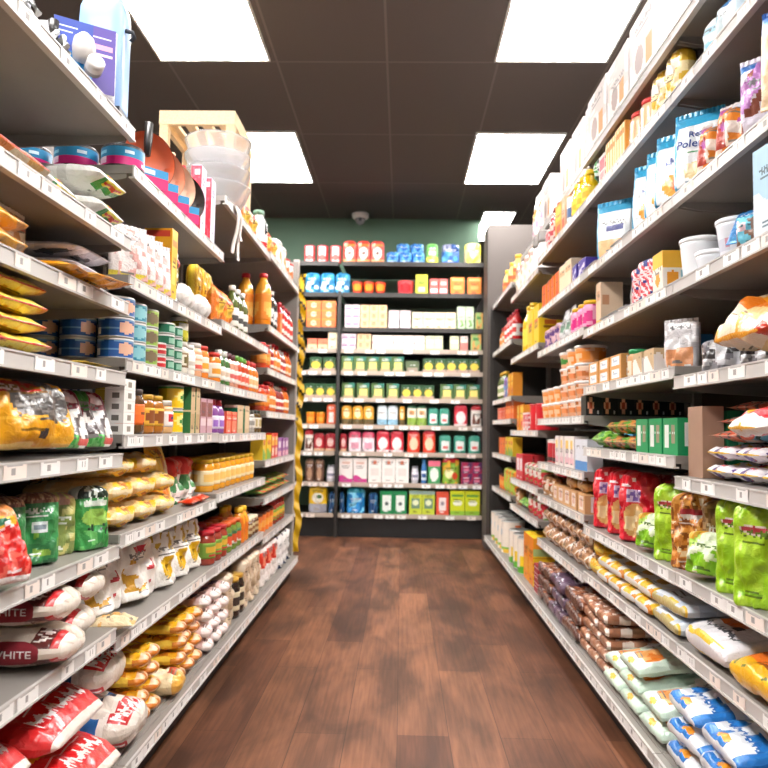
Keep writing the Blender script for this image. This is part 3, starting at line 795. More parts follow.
s = S['L16']
gb = ['2f7a45', ('N', '3c9252', 5, 5, .55), ('R', 0, .84, 1, 1, '7a4a38'), ('N', 'b08a6a', 30, 30, .58, 0, .84, 1, 1), ('R', .36, .44, .68, .58, 'e2e6e8'), ('R', .4, .47, .64, .55, '8a98a4'), ('N', '8fb84a', 7, 7, .66, .4, .1, .95, .44), ('W', .04, .02, 9, '256a3b')]
p = Pr('lentil_bag', 'bag', 'green block bag of brown lentils', bag(.088, .138, .06, gb, 'block', n=3.5, lump=.08, seed=3, cell=.003))
for yy, ins in ((1.225, .06), (1.318, .045), (1.415, .03)): put(s, p, y=yy, inset=ins, yaw=-.75+random.uniform(-.1, .1), tilt=-.08)
gp = ['3d9a4c', ('R', 0, .8, 1, 1, '243428'), ('N', 'e0e8e0', 16, 16, .64, 0, .8, 1, 1), ('E', .55, .5, .4, .14, '9cc85a'), ('R', .2, .68, .9, .76, 'e6ece0'), ('N', '1f3626', 13, 13, .66, .3, .22, .95, .4), ('N', '6fc06a', 6, 6, .6, 0, 0, 1, .3)]
p = Pr('bean_bag', 'bag', 'light green block bag with black bean picture', bag(.085, .138, .055, gp, 'block', n=3.5, lump=.08, seed=4, cell=.003))
put(s, p, y=1.60, inset=.008, yaw=-.6, tilt=-.06)
p = Pr('lentil_bag', 'bag', 'olive block bag behind the green ones', bag(.08, .13, .055, ['8a9a52', ('R', 0, .8, 1, 1, 'c89a8a'), ('N', 'c8c074', 7, 7, .6)], 'block', n=3.5, lump=.08, seed=6))
put(s, p, y=1.53, inset=.05, yaw=-.7); 
p = Pr('bean_bag', 'bag', 'dark bag standing in back row', bag(.09, .13, .06, ['2e4a38', ('N', '5a6e5c', 6, 6, .6), ('R', 0, .85, 1, 1, '40302a')], 'block', n=3.5, lump=.1, seed=16))
for yy in (1.25, 1.38, 1.5): put(s, p, y=yy, inset=.17)
p = Pr('jelly_bean_bag', 'bag', 'red bag slumped over the shelf edge', bag(.085, .14, .04, ['d8231f', ('N', 'f06a5a', 14, 14, .62), ('R', 0, .72, 1, 1, 'd98a4a'), ('E', .5, .72, .4, .07, 'f0c030'), ('E', .5, .73, .2, .035, '2f7a5a'), ('R', 0, 0, 1, .06, 'f2ecea')], 'sack', lump=.2, seed=4, cell=.004))
put(s, p, y=1.185, inset=-.045, yaw=-.4, tilt=-.5)
p = Pr('bean_bag', 'bag', 'navy bag with yellow stripe', bag(.12, .15, .05, ['3c5068', ('N', '20303f', 9, 9, .55), ('N', '9fb4c4', 8, 8, .7), ('S', 1.5, 'd', .12, 'f0d022')], 'sack', lump=.2, seed=9, cell=.004))
put(s, p, y=1.06, inset=-.02, yaw=-.3, tilt=-.5)

s = S['L17']
sk = ['e2d5c6', ('N', 'ece2d6', 5, 7, .5), ('N', 'd3c2b0', 8, 5, .68), ('R', .02, .05, .45, .16, '5e2622'), ('R', .02, .045, .45, .075, 'c8262a'), ('Q', .08, .08, .4, .15, 'efe6df')]
p = Pr('rice_sack', 'sack', 'cream rice sack with maroon printed panels', bag(.152, .4, .07, sk, 'loaf', True, n=2.3, lump=.05, seed=4, cell=.004))
def rice(px, dz, y=None, ins=0.0, ex=None, yaw=0.03):
    o = put(s, p, px, y=y, inset=ins, dz=dz, yaw=yaw, extra=ex)
    return o
rice(0, .0005, y=1.41, ins=-.03, ex='lower of the pair, nearest left bay'); rice(0, 0.0, y=1.575, ex='far lower sack, nearest left bay', ins=.02)
rice(0, p.h+.001, y=1.405, ins=-.02, ex='upper sack nearer camera, left'); rice(0, p.h+.0005, y=1.57, ins=.0, ex='upper sack near shelf joint, left')
def side_mark(o, along, z, text):
    """maroon rounded mark with white capitals on a sack's camera side"""
    mb = MB(); n, k = 24, 12; w, h = .10, .042
    a = np.linspace(-1, 1, n+1); b = np.linspace(-1, 1, k+1); A, B_ = np.meshgrid(a, b)
    A2 = A*np.sqrt(np.maximum(0, 1-0.42*B_**4)); B2 = B_*np.sqrt(np.maximum(0, 1-0.42*A**4))
    me = o.data; vs = np.empty(len(me.vertices)*3, np.float32); me.vertices.foreach_get('co', vs); vs = vs.reshape(-1, 3)
    from mathutils.bvhtree import BVHTree
    bt = BVHTree.FromPolygons([tuple(v) for v in vs], [tuple(q.vertices) for q in me.polygons])
    def hit(y, zz):
        # camera side of a left-gondola sack is its local -X face
        h_ = bt.ray_cast(Vector((-1, y, zz)), Vector((1, 0, 0)))
        return (h_[0].x if h_[0] is not None else -.06) - .0016
    P = np.zeros(A.shape+(3,))
    for i in range(A.shape[0]):
        for j in range(A.shape[1]):
            y = along - A2[i, j]*w/2; zz = z + B2[i, j]*h/2
            P[i, j] = (hit(y, zz), y, zz)
    mb.grid(P, lin('8e1f2c'))
    link('printed_mark', mb.done('printed_mark'), 'paper', o, None, 'maroon mark reading WHITE')
    def surf(u, v):
        out = np.zeros((len(u), 3))
        for i in range(len(u)):
            y = along - (u[i]*2-1)*w/2; zz = z + (v[i]*2-1)*h/2
            out[i] = (hit(y, zz)-.0012, y, zz)
        return out
    nm, me2, mt, _ = lettering(dict(surf=surf), text, .12, .34, .88, .66, 'f3e8e4')
    link(nm, me2, mt, o)
for o, *_r in [i for i in ITEMS if i[2] is p][:6]:
    if abs(o.location.y-1.41) < .05: side_mark(o, -.105, .04, 'WHITE')
p = Pr('flour_bag', 'bag', 'red and white flour bag at frame edge', bag(.1, .16, .06, ['e9e4df', ('R', 0, .2, 1, .6, 'c02a2c'), ('Q', .1, .3, .9, .5, 'efe6e0')], 'block', lump=.1, seed=3))
put(s, p, y=1.12, inset=.0, yaw=.2)

s = S['L18']
rs = ['cc1418', ('N', 'd8282a', 5, 7, .6), ('O', .42, .40, .27, .13, 'f2bd16'), ('E', .42, .40, .15, .072, '17334f'), ('Q', .14, .10, .9, .19, 'f4ebe7'), ('R', .2, .22, .8, .232, 'f0d4d0'), ('R', 0, 0, 1, .03, 'e9ded4'), ('R', .97, 0, 1, 1, 'e9ded4'), ('R', 0, .93, 1, 1, '8a827c'), ('E', .3, .93, .22, .05, '3b3531')]
p = Pr('rice_sack', 'sack', 'red and white sack with yellow ringed emblem', bag(.28, .40, .085, rs, 'sack', True, n=3, lump=.05, seed=6, cell=.004))
def at_y(sh, pr, y, ins, dz, ex, yaw=0.0, tilt=0.0): return put(sh, pr, y=y, inset=ins, dz=dz, yaw=yaw, tilt=tilt, extra=ex)
at_y(s, p, 1.215, -.005, 0, 'nearest, lower layer, left bottom deck', .03, .12); at_y(s, p, 1.51, -.005, 0, 'second from camera, lower layer, left bottom deck', .02, .12)
at_y(s, p, 1.22, .05, p.h*1.02+.007, 'nearest, upper layer, left bottom deck', .04, .12); at_y(s, p, 1.515, .04, p.h*1.02+.006, 'second from camera, upper layer, left bottom deck', .03, .12)
bw = ['ece4da', ('R', 0, .2, 1, .3, '1f5f9e'), ('R', 0, .03, 1, .15, 'c41f24'), ('Q', .1, .05, .9, .13, 'f3ebe6'), ('R', .35, .2, .7, .27, '16304c'), ('N', 'd9cec1', 6, 9, .66, 0, 0, 1, .25), ('R', .3, .76, .7, .84, 'b9b2aa')]
p = Pr('rice_sack', 'sack', 'cream sack with blue and red bands', bag(.2, .36, .095, bw, 'loaf', True, lump=.1, seed=8, cell=.004))
at_y(s, p, 1.77, .0, 0, 'beyond the red sacks, left bottom deck'); at_y(s, p, 1.77, .06, p.h+.001, 'topmost beyond the red sacks, left bottom deck')
# ------------------------------------------------------------------ left gondola, second bay
def pan_shape(c1, c2):
    r, h = .076, .035
    rot = lambda V: np.stack([V[:, 0], -V[:, 2]+h/2, V[:, 1]+r], -1)
    prof = [(0, r*.8), (.004, r*.84), (h-.002, r), (h, r)]
    mb = MB(); n = 30; th = np.linspace(0, 2*np.pi, n+1)
    P = np.array([[[q*np.cos(t), q*np.sin(t), z] for t in th] for z, q in prof]); i = mb.grid(P, lin(c1)); mb.fan(i[0, :-1], (0, 0, 0), lin(c1), True)
    P = np.array([[[q*np.cos(t), q*np.sin(t), z] for t in th] for z, q in ((h, r*.98), (.007, r*.8))]); i = mb.grid(P, lin(c2)); mb.fan(i[-1, :-1], (0, 0, .007), lin(c2))
    hd = MB(); hd.tube([(0, .0, 2*r-.01), (0, -.004, 2*r+.03), (-.004, -.014, 2*r+.02), (-.01, -.022, 2*r-.03), (-.012, -.022, 2*r-.07)], [.009, .01, .011, .011, .009], c1, 8)
    sl = MB(); sl.box(-.05, .05, -.0275, -.0235, .0, .03, 'd6246e'); sl.box(-.05, .05, -.0275, -.0235, .03, .052, '2b8fc4'); sl.box(-.03, .01, -.0285, -.0275, .034, .046, 'dfeaf2')
    return dict(mesh=mb.done('pan', True, rot), mat='plastic', w=2*r, d=h+.03, h=2*r, kids=[('handle', hd.done('handle'), 'plastic', None), ('sleeve', sl.done('sleeve', False), 'card', 'blue and pink card sleeve')])
s = S['L21']
tinops = ['232325', ('R', 0, .16, 1, .52, 'd01a78'), ('R', 0, .52, 1, .9, '2185b4'), ('R', .12, .62, .3, .8, 'd8ecf2'), ('R', .66, .6, .85, .76, '8fd0e4'), ('R', .4, .24, .85, .34, 'f0c4da'), ('R', .5, .38, .85, .46, 'f4d6e4')]
pt = Pr('milk_pan', 'pan', 'small black milk pan in blue and pink sleeve', dict(mesh=lathe([(0, .047), (.004, .052), (.056, .052), (.057, .05)], tinops, 28, .004), mat='plastic', w=.106, d=.106, h=.057, kids=[('lid', lathe([(.057, .05), (.061, .048), (.063, .03)], ['2a2a2c'], 24, .02), 'plastic', None)]))
put(s, pt, y=1.745, inset=0.0, extra='front of second left top shelf'); put(s, pt, y=1.745, inset=.118, extra='deeper on second left top shelf'); put(s, pt, y=1.75, inset=.24, extra='deepest on second left top shelf')
for c1, c2, y, ins, yw, nm in (('26221f', 'd9683f', 1.86, .004, .05, 'black pan with orange inside'), ('e07a50', 'e89a78', 1.965, .01, .0, 'coral orange pan'), ('d9b08e', 'e2c3a8', 2.07, .01, 0, 'beige pan'), ('b81e26', '332c2a', 2.175, .01, 0, 'red pan')):
    put(s, Pr('frying_pan', 'pan', nm + ' standing on its edge', pan_shape(c1, c2)), y=y, inset=ins, yaw=yw-.75, extra='second left top shelf')
rb = carton(.055, .034, .215, ['d9d4ea', ('R', .2, .1, .8, .9, 'c9c2e4')], ['cf2f48', ('N', 'dd5468', 6, 18, .6), ('R', .3, .86, .8, .95, 'eed3d6'), ('R', 0, 0, .05, 1, 'ece2e6')], ['c22a40'])
rb['kids'].append(('flap', carton(.05, .03, .004, ['d8c8d8'])['mesh'], 'card', None))
p = Pr('flask_box', 'box', 'tall red box with pale lilac front', rb)
for y in (2.29, 2.41): 
    o = put(s, p, y=y, inset=.004); o.children[0].location.z = .215
p = Pr('colander_box', 'box', 'grey cardboard box at the back', carton(.16, .14, .17, ['8d857e', ('R', .1, .1, .9, .4, 'a39a92')]))
fill(s, 1.84, 2.5, [(p, 4)], inset=.28, pxs=False)

s = S['L31']
def bowl_shape():
    r, h = .132, .105
    mb = MB(); n = 36; th = np.linspace(0, 2*np.pi, n+1)
    lv = [(0, r*.6), (.01, r*.66), (.05, r*.84), (.095, r*.97), (.1, r), (.105, r), (.103, r*.96), (.05, r*.81), (.012, r*.63)]
    rib = 1+.012*np.sign(np.sin(th*18))
    P = np.array([[[q*k*np.cos(t), q*k*np.sin(t), z] for t, k in zip(th, rib)] for z, q in lv]); i = mb.grid(P, lin('e8e4ea')); mb.fan(i[0, :-1], (0, 0, 0), lin('e8e4ea'), True); mb.fan(i[-1, :-1], (0, 0, .012), lin('e8e4ea'))
    rm = lathe([(.1, r*1.0), (.101, r*1.03), (.106, r*1.03), (.107, r*.98)], ['f0ecf0'], 36, .02)
    return dict(mesh=mb.done('bowl'), mat='clear', w=2*r, d=2*r, h=h, kids=[('rim', rm, 'clear', None)])
p = Pr('plastic_bowl', 'bowl', 'ribbed clear plastic bowl', bowl_shape(), bare=True)
for i in range(4): put(s, p, y=2.80, inset=-.035, dz=i*.062, level=i, nlev=4, key=1)
def rack():
    mb = MB(); parts = []
    W, D_, H = .36, .325, .50; c = 'e3c79c'
    for sx in (-1, 1):
        for sy in (-1, 1):
            l = MB(); x = sx*(W/2-.02); y = sy*(D_/2-.02); l.box(x-.018, x+.018, y-.018, y+.018, 0, H-.05, c); parts.append(('leg', l.done('leg', False), 'wood', None))
    mb.box(-W/2, W/2, -D_/2, -D_/2+.022, H-.06, H, c); mb.box(-W/2, W/2, D_/2-.022, D_/2, H-.06, H, c); mb.box(-W/2, -W/2+.022, -D_/2+.022, D_/2-.022, H-.06, H, c); mb.box(W/2-.022, W/2, -D_/2+.022, D_/2-.022, H-.06, H, c)
    for k in range(4):
        l = MB(); y = -D_/2+.07+k*.075; l.box(-W/2+.022, W/2-.022, y-.02, y+.02, H-.03, H-.012, c); parts.append(('slat', l.done('slat', False), 'wood', None))
    return dict(mesh=mb.done('frame', False), mat='wood', w=W, d=D_, h=H, kids=parts)
put(s, Pr('wooden_crate', 'crate', 'slatted pale wooden crate stand above the left shelves', rack()), y=3.15, inset=.075, extra='behind clear bowls')
def strap():
    mb = MB()
    for k, (x0, x1, l) in enumerate(((0, -.035, .19), (.05, .045, .2), (.022, .06, .12))):
        n = 14; t = np.linspace(0, 1, n); w = .012+.008*t
        xc = x0+(x1-x0)*t+.008*np.sin(t*3); z = -l*t; y = -.012-.006*np.sin(t*5+k)
        y[0] = .03; z[0] = .0025; y[1] = -.006; z[1] = .003
        P = np.stack([np.stack([xc-w, y, z], -1), np.stack([xc, y-.004, z], -1), np.stack([xc+w, y, z], -1)], 1)
        mb.grid(P, lin('e9e2da')); Q = P.copy(); Q[:, :, 1] += .004; mb.grid(Q, lin('e0d8d0'), True)
    return dict(mesh=mb.done('strap'), mat='cloth', w=.1, d=.0, h=.2, kids=[])
put(s, Pr('oven_glove', 'cloth', 'white cotton straps hanging over the shelf edge', strap()), y=2.70, inset=.0, extra='below clear bowls')
J = {}
def reg(k, *a, **kw): J[k] = Pr(*a, **kw); return J[k]
reg('orb', 'snack_bag', 'bag', 'orange puffed snack bag', bag(.13, .14, .06, ['ee7d22', ('N', 'f6a83c', 5, 5, .5), ('E', .5, .5, .3, .2, 'f6d25a'), ('R', .2, .7, .8, .85, 'd8402a')], 'pillow', lump=.15, seed=3))
reg('whb', 'flour_bag', 'bag', 'white paper bag with orange print', bag(.13, .16, .07, ['ece6e0', ('E', .5, .45, .3, .25, 'e89a4a'), ('R', .1, .75, .9, .86, 'd8b0a0')], 'block', lump=.06, seed=4))
reg('pen', 'syrup_bottle', 'bottle', 'white and black bottle with green cap', bottle(.045, .19, '7aa08a', ['eeeeec', ('R', .3, .4, .7, .75, '2b2b2d'), ('R', 0, .05, 1, .2, 'cc2b2b')], None, .5), )
reg('red', 'coffee_tin', 'tin', 'red lidded white canister', tub(.05, .12, 'd0262c', ['ece4de', ('R', 0, .2, 1, .6, 'e2c9bc'), ('E', .5, .5, .2, .2, 'e07a3a')], 1.0))
fill(s, 3.0, 3.4, [(J['orb'], 2)], inset=.012, pxs=False); 
s = S['L41']
fill(s, 266, 297, [(J['pen'], 1), (J['orb'], 2), (J['whb'], 2), (J['red'], 2)], inset=.01, gap=.02)
put(s, Pr('juice_bottle', 'bottle', 'yellow orange bottle above the orange bags', bottle(.04, .22, 'e8a01a', 'eea23a')), y=3.6, inset=.13, extra='farthest left top shelf')

s = S['L22']
reg('pnk', 'soup_packet', 'packet', 'white and pink soup packet', bag(.11, .14, .028, ['efe5e1', ('R', 0, 0, 1, .1, 'e6d24a'), ('N', 'e0aca4', 8, 8, .68), ('R', .1, .6, .9, .8, 'e6c4be')], 'pillow', lump=.1, seed=3, seal='f3eceb'))
for i in range(4): put(s, J['pnk'], y=1.75+i*.062, inset=.012, yaw=-.7, tilt=-.12)
put(s, Pr('pasta_box', 'box', 'tall slim yellow pasta box', carton(.05, .08, .2, ['f0b51c', ('R', .1, .75, .9, .85, 'e0802a'), ('R', .15, .2, .8, .5, 'f6d060')], ['efa81a', ('R', .2, .1, .8, .3, 'd97a20'), ('R', .1, .88, .9, .97, 'd0402a')])), y=2.018, inset=.004)
reg('wrd', 'noodle_bag', 'bag', 'white bag with red and black marks', bag(.09, .17, .06, ['eeeae6', ('R', .1, .62, .8, .78, 'c93a34'), ('N', '4a4644', 7, 9, .76), ('R', .2, .86, .9, .94, 'c8a08c')], 'block', lump=.08, seed=2))
fill(s, 2.04, 2.15, [(J['wrd'], 1)], inset=.01, pxs=False)
reg('wsk', 'rice_bag', 'bag', 'plump white rice bag with faint green print', bag(.16, .2, .075, ['f1ece8', ('N', 'fbf8f5', 5, 5, .5), ('N', 'cfdad2', 7, 7, .78), ('Q', .3, .2, .7, .28, 'a9bdb0')], 'loaf', True, lump=.08, seed=3))
stackbags(s, J['wsk'], 0, 1, .01, y=2.22); put(s, J['wsk'], y=2.41, inset=.01); put(s, J['wsk'], y=2.40, inset=.23, extra='behind the others, second left bay second shelf')
reg('olv', 'pickle_jar', 'jar', 'jar of striped green and yellow pickles', jar(.035, .085, 'c9b24a', ['8a8a2a', ('S', 7, 'u', .5, 'd8c23a'), ('R', 0, 0, 1, .12, '4d4a20')], None), )
put(s, J['olv'], y=2.2, inset=.05, dz=.076, extra='standing on the white rice bag'); 
s = S['L32']
reg('ysp', 'pasta_bag', 'bag', 'yellow spaghetti bag with clear front', bag(.075, .22, .05, ['d9a31e', ('S', 9, 'u', .45, 'f1cf3c'), ('R', 0, .2, 1, .34, 'efe8e0'), ('R', .1, .04, .9, .14, 'c97a1c')], 'block', lump=.06, seed=3))
fill(s, 2.60, 2.88, [(J['ysp'], 3)], inset=.1, pxs=False); fill(s, 2.61, 3.0, [(J['orb'], 2)], inset=.015, pxs=False)
reg('grs', 'sauce_bottle', 'bottle', 'dark green bottle with white cap', bottle(.03, .2, 'e9e6e2', '56602e', ['e8e4dc', ('R', .1, .3, .9, .6, '4a4a46')], .4))
fill(s, 2.92, 3.4, [(J['grs'], 3)], inset=.03, gap=.03, pxs=False)
s = S['L42']
reg('ojb', 'juice_bottle', 'bottle', 'big orange squash bottle with red cap', bottle(.041, .262, 'cf2730', ['ef8a1c', ('R', 0, .55, 1, 1, 'f4a938')], ['f08a20', ('R', .1, .3, .9, .7, 'f6b04a'), ('E', .5, .3, .3, .2, 'f7c66a')], .42, sh=.66, lab=(.1, .6)))
put(s, J['ojb'], y=3.53, inset=.004); put(s, J['ojb'], y=3.53, inset=.092, extra='inner one of two, farthest left second shelf')
reg('blk', 'cordial_bottle', 'bottle', 'black and white labelled bottle', bottle(.038, .22, 'dedbd6', '2c2a28', ['e9e6e2', ('N', '2a2a2a', 6, 6, .5)], .4))
reg('kts', 'ketchup_bottle', 'bottle', 'red ketchup bottle with white label', bottle(.033, .2, 'b3162a', 'c01f22', ['ece5df', ('R', .1, .3, .9, .7, 'd83a30')], .4))
reg('obg', 'juice_carton', 'carton', 'orange carton standing between bottles', carton(.07, .07, .12, ['f0712a', ('R', .1, .3, .9, .6, 'f79a5a')]))
fill(s, 3.62, 4.38, [(J['blk'], 2), (J['obg'], 1), (J['kts'], 4)], inset=.012, gap=.04, pxs=False)

s = S['L23']
tn = lambda a, b, c: [a, ('R', 0, .38, 1, .52, b), ('E', .35, .5, .2, .3, c), ('R', .62, .14, .85, .46, 'e4e6ea'), ('R', .05, .8, .95, .9, b)]
reg('tb', 'tuna_can', 'can', 'blue tuna can', can(.0425, .0485, tn('23589e', '6f9cc8', 'e2b398'), .004))
reg('tt', 'tuna_can', 'can', 'teal tuna can', can(.0425, .0485, tn('2f8298', '6fb0bf', '8ac2c8'), .004))
reg('tg', 'sardine_can', 'can', 'lime green sardine can', can(.0425, .0485, tn('8fb44a', 'c0d678', '7a6a52'), .004))
def canstack(p, y, ins, n):
    for l in range(n): put(s, p, y=y, inset=ins, dz=l*.0508, level=l, nlev=n, key=round(y, 3)+ins*.01, row=0, nrow=1)
for ins in (.006, .1, .194): canstack(J['tb'], 1.732, ins, 3)
canstack(J['tt'], 1.822, .008, 3); canstack(J['tg'], 1.912, .008, 3); canstack(J['tt'], 1.912, .1, 3)
reg('rc', 'tomato_paste_can', 'can', 'small red can', can(.028, .034, ['c32a30', ('R', 0, .4, 1, .6, 'e8d8d0')], .005))
reg('gc', 'pea_can', 'can', 'dark green can with white bands', can(.034, .032, ['1f6b4e', ('R', 0, .82, 1, .95, 'dfe8e2'), ('R', .3, .2, .7, .7, '8fc0a8')], .004))
for y in (1.99,):
    for l in range(2): put(s, J['rc'], y=y, inset=.01, dz=l*.0365, level=l, nlev=2, key=y)
for y in (2.055, 2.13):
    for l in range(4): put(s, J['gc'], y=y, inset=.008, dz=l*.0345, level=l, nlev=4, key=y)
reg('j1', 'olive_jar', 'jar', 'clear jar of yellow green olives', jar(.03, .075, 'e0ddd6', ['c4bc3a', ('R', 0, .6, .5, 1, 'e8e4d8'), ('N', '8f9a30', 6, 6, .6)]))
reg('j2', 'mayonnaise_jar', 'jar', 'cream jar with brown label', jar(.033, .1, 'c9c3ba', 'e7e0d2', ['8a6f4a', ('R', .1, .2, .9, .8, 'e8dfce'), ('E', .5, .5, .2, .3, '6a5a2a')]))
reg('j3', 'mayonnaise_jar', 'jar', 'plain white jar', jar(.033, .1, 'e3ded6', 'ece6dc', ['f0ece6', ('R', .2, .3, .8, .6, 'c9beb2')]))
reg('j4', 'sauce_jar', 'jar', 'peach jar with pale label', jar(.036, .115, 'cfcac2', 'e5a87e', ['f2dcc6', ('R', .1, .1, .9, .4, 'd85a4a'), ('R', .2, .6, .8, .8, 'e8b088')]))
reg('j5', 'sauce_jar', 'jar', 'orange jar with red lid', jar(.034, .115, 'd0301e', 'e8862a', ['f4e6d2', ('R', .1, .3, .9, .6, 'f0a030')]))
reg('b1', 'chilli_sauce_bottle', 'bottle', 'green bottle with white label', bottle(.027, .135, 'ece8e0', '3f6a34', ['efeae2', ('R', .2, .3, .8, .7, 'd0b8a0')], .42))
reg('b2', 'chilli_sauce_bottle', 'bottle', 'red sauce bottle with green cap', bottle(.028, .14, '63a83a', 'c5441f', ['f3e2d6', ('E', .5, .5, .3, .3, 'd85a44')], .42))
reg('b3', 'chilli_sauce_bottle', 'bottle', 'amber sauce bottle with red cap', bottle(.028, .14, 'bf2a24', 'd8741f', ['f0e2d2', ('R', .2, .25, .8, .7, 'e3b07a')], .42))
reg('b4', 'chilli_sauce_bottle', 'bottle', 'pink sauce bottle with dark cap', bottle(.028, .135, '5a2430', 'd89a80', ['f3dcd4', ('R', .2, .3, .8, .6, 'd0605a')], .42))
put(s, J['j2'], y=2.2, inset=.01); put(s, J['j1'], y=2.2, inset=.012, dz=.1007, extra='stacked on the cream jar')
fill(s, 2.25, 2.56, [(J['j3'], 1), (J['j4'], 1), (J['j5'], 1)], inset=.01, gap=.012, pxs=False)
s = S['L33']
fill(s, 2.58, 3.44, [(J['j5'], 1), (J['b1'], 2), (J['b4'], 2), (J['b2'], 3), (J['b3'], 3)], inset=.012, gap=.014, rows=1, pxs=False)
fill(s, 2.60, 3.44, [(J['b1'], 3), (J['b3'], 4), (J['b2'], 3)], inset=.105, gap=.02, pxs=False)

s = S['L24']
bl = carton(.075, .1, .026, ['e9e8ea', ('R', 0, 0, 1, .12, 'c9ccd4')], ['eceaec', ('S', 6, 'u', .35, '4f6a94', .12, .1, .75, .9)])
bl['kids'] = []
reg('wbx', 'matchbox_pack', 'box', 'flat white box with blue stripes', bl)
for l in range(5): put(s, J['wbx'], y=1.73, inset=.085, dz=l*.0266, level=l, nlev=5, key=1)
reg('ybx', 'stock_cube_box', 'box', 'flat white box with mustard edge', carton(.07, .07, .026, ['f0ede8', ('R', .35, .3, .65, .7, '8c8478')], ['efebe6', ('R', .0, 0, .35, 1, 'b59a2c'), ('R', .6, .35, .8, .65, '6b6660')]))
for l in range(5): put(s, J['ybx'], y=1.725, inset=.006, dz=l*.0266, level=l, nlev=5, key=1)
reg('oj', 'relish_jar', 'jar', 'dark jar with orange label', jar(.036, .115, '3a3330', '5a3a1a', ['ea6a1e', ('R', .1, .5, .9, .9, 'f07a2a'), ('N', '7a3a1a', 5, 5, .7)]))
reg('mj', 'relish_jar', 'jar', 'amber relish jar with gold lid', jar(.034, .105, 'c79a2a', 'b06a1c', ['e7b33a', ('E', .5, .5, .3, .4, '8a4a1a')]))
reg('wj', 'curry_jar', 'jar', 'white label jar with red round badge', jar(.034, .095, 'd8d0c4', 'd8a870', ['efe9e4', ('E', .55, .6, .28, .3, 'c92a30'), ('E', .55, .6, .16, .16, '2c3a6a')]))
reg('yt', 'custard_tin', 'tin', 'yellow tin with green emblem', can(.038, .07, ['f2c519', ('E', .5, .55, .28, .25, 'f7e48a'), ('E', .52, .5, .14, .14, '3f8a3a'), ('R', 0, .86, 1, .93, '4a9a44')], .005))
reg('gt', 'gravy_box', 'box', 'slim green box with tan side', carton(.045, .05, .145, ['c9b088', ('R', .1, .1, .9, .4, 'b89a6c')], ['2f7a4a', ('R', 0, .45, 1, .5, 'd8c8a0')]))
fill(s, 1.80, 2.56, [(J['oj'], 1), (J['mj'], 2), (J['wj'], 1), (J['yt'], 0)], inset=.01, gap=.012, pxs=False)
for l in range(2): put(s, J['yt'], y=2.165, inset=.01, dz=l*.0726, level=l, nlev=2, key=1)
reg('mv', 'tea_box', 'box', 'mauve and brown pudding box', carton(.07, .05, .115, ['c79aa6', ('R', .1, .5, .9, .9, '8a4a44'), ('R', .1, .2, .9, .4, 'e4ccd0')], ['a86f72', ('R', .1, .2, .9, .5, 'e4d0c8')]))
put(s, J['gt'], y=2.27, inset=.01); put(s, J['gt'], y=2.325, inset=.01); put(s, J['mv'], y=2.40, inset=.012); put(s, J['mv'], y=2.48, inset=.012)
s = S['L34']
reg('pb', 'syrup_bottle', 'bottle', 'purple bottle with crimson cap', bottle(.028, .125, 'c5203a', '8a4f9a', ['e6dcec', ('R', .2, .2, .8, .7, '9a6ac0')], .5))
reg('ob', 'jelly_box', 'box', 'red and orange chequered box', carton(.075, .05, .085, ['e8552f', ('S', 5, 'u', .3, 'f3b090'), ('S', 5, 'v', .2, 'd93a30')]))
reg('tl', 'tea_carton', 'carton', 'teal green carton with tan side', carton(.095, .055, .115, ['c8ad86', ('R', .1, .15, .9, .85, 'd9c29c')], ['12805c', ('R', 0, .88, 1, 1, 'e3e6e0')]))
reg('gd', 'spice_jar', 'jar', 'grey spice jar with dark lid', jar(.028, .1, '4a4640', 'a9a49c', ['dcd8d2', ('R', .2, .3, .8, .7, '8c8680')]))
reg('dk', 'spice_jar', 'jar', 'brown spice jar with white label', jar(.028, .105, '2f2a22', '5a431c', ['e6e0d2', ('R', .3, .2, .7, .8, 'b8a46a')]))
fill(s, 2.58, 3.45, [(J['pb'], 2), (J['ob'], 2), (J['tl'], 2), (J['gd'], 2), (J['dk'], 3)], inset=.012, gap=.02, pxs=False)

s = S['L25']
ps = ['f3dcb0', ('N', 'f0c98a', 3, 9, .5), ('N', 'f3c52a', 5, 7, .62, 0, 0, 1, .3), ('N', 'e29a1e', 6, 9, .74, 0, 0, 1, .25), ('E', .5, .04, .2, .03, 'b9702a')]
reg('pst', 'pasta_bag', 'bag', 'cream and yellow bread roll bag', bag(.15, .24, .05, ps, 'loaf', True, lump=.1, seed=4, cell=.005))
for y, n in ((1.765, 3), (1.925, 3), (2.087, 2)): stackbags(s, J['pst'], 0, n, .012, y=y, yaw=0, jit=.006)
py = ['edb32a', ('R', .3, .1, .7, .9, 'd9781e'), ('R', .75, 0, 1, 1, 'f0dcbc'), ('N', 'f6cf5a', 5, 5, .6), ('E', .5, .3, .15, .06, 'c22a20')]
put(s, Pr('pasta_bag', 'bag', 'yellow and orange bag leaning on the rolls', bag(.14, .2, .05, py, 'pouch', lump=.15, seed=5)), y=2.225, inset=.05, yaw=-.05, tilt=-.2, extra='second left fifth shelf')
put(s, Pr('pasta_bag', 'bag', 'amber striped bag at the back', bag(.14, .15, .05, ['c9801e', ('S', 6, 'u', .4, 'a8601a'), ('N', 'e8b03a', 5, 5, .6)], 'pouch', lump=.1, seed=6)), y=1.98, inset=.3, extra='second left fifth shelf')
rg = ['eee8e2', ('R', 0, .62, 1, 1, 'd1241f'), ('N', 'e2564a', 6, 6, .62, 0, .6, 1, 1), ('N', '3f7f4a', 6, 6, .66, 0, 0, 1, .6)]
reg('rgb', 'rice_bag', 'bag', 'white bag with red top and green flecks', bag(.13, .15, .09, rg, 'block', lump=.12, seed=7))
fill(s, 2.295, 2.56, [(J['rgb'], 2)], inset=.06, pxs=False)
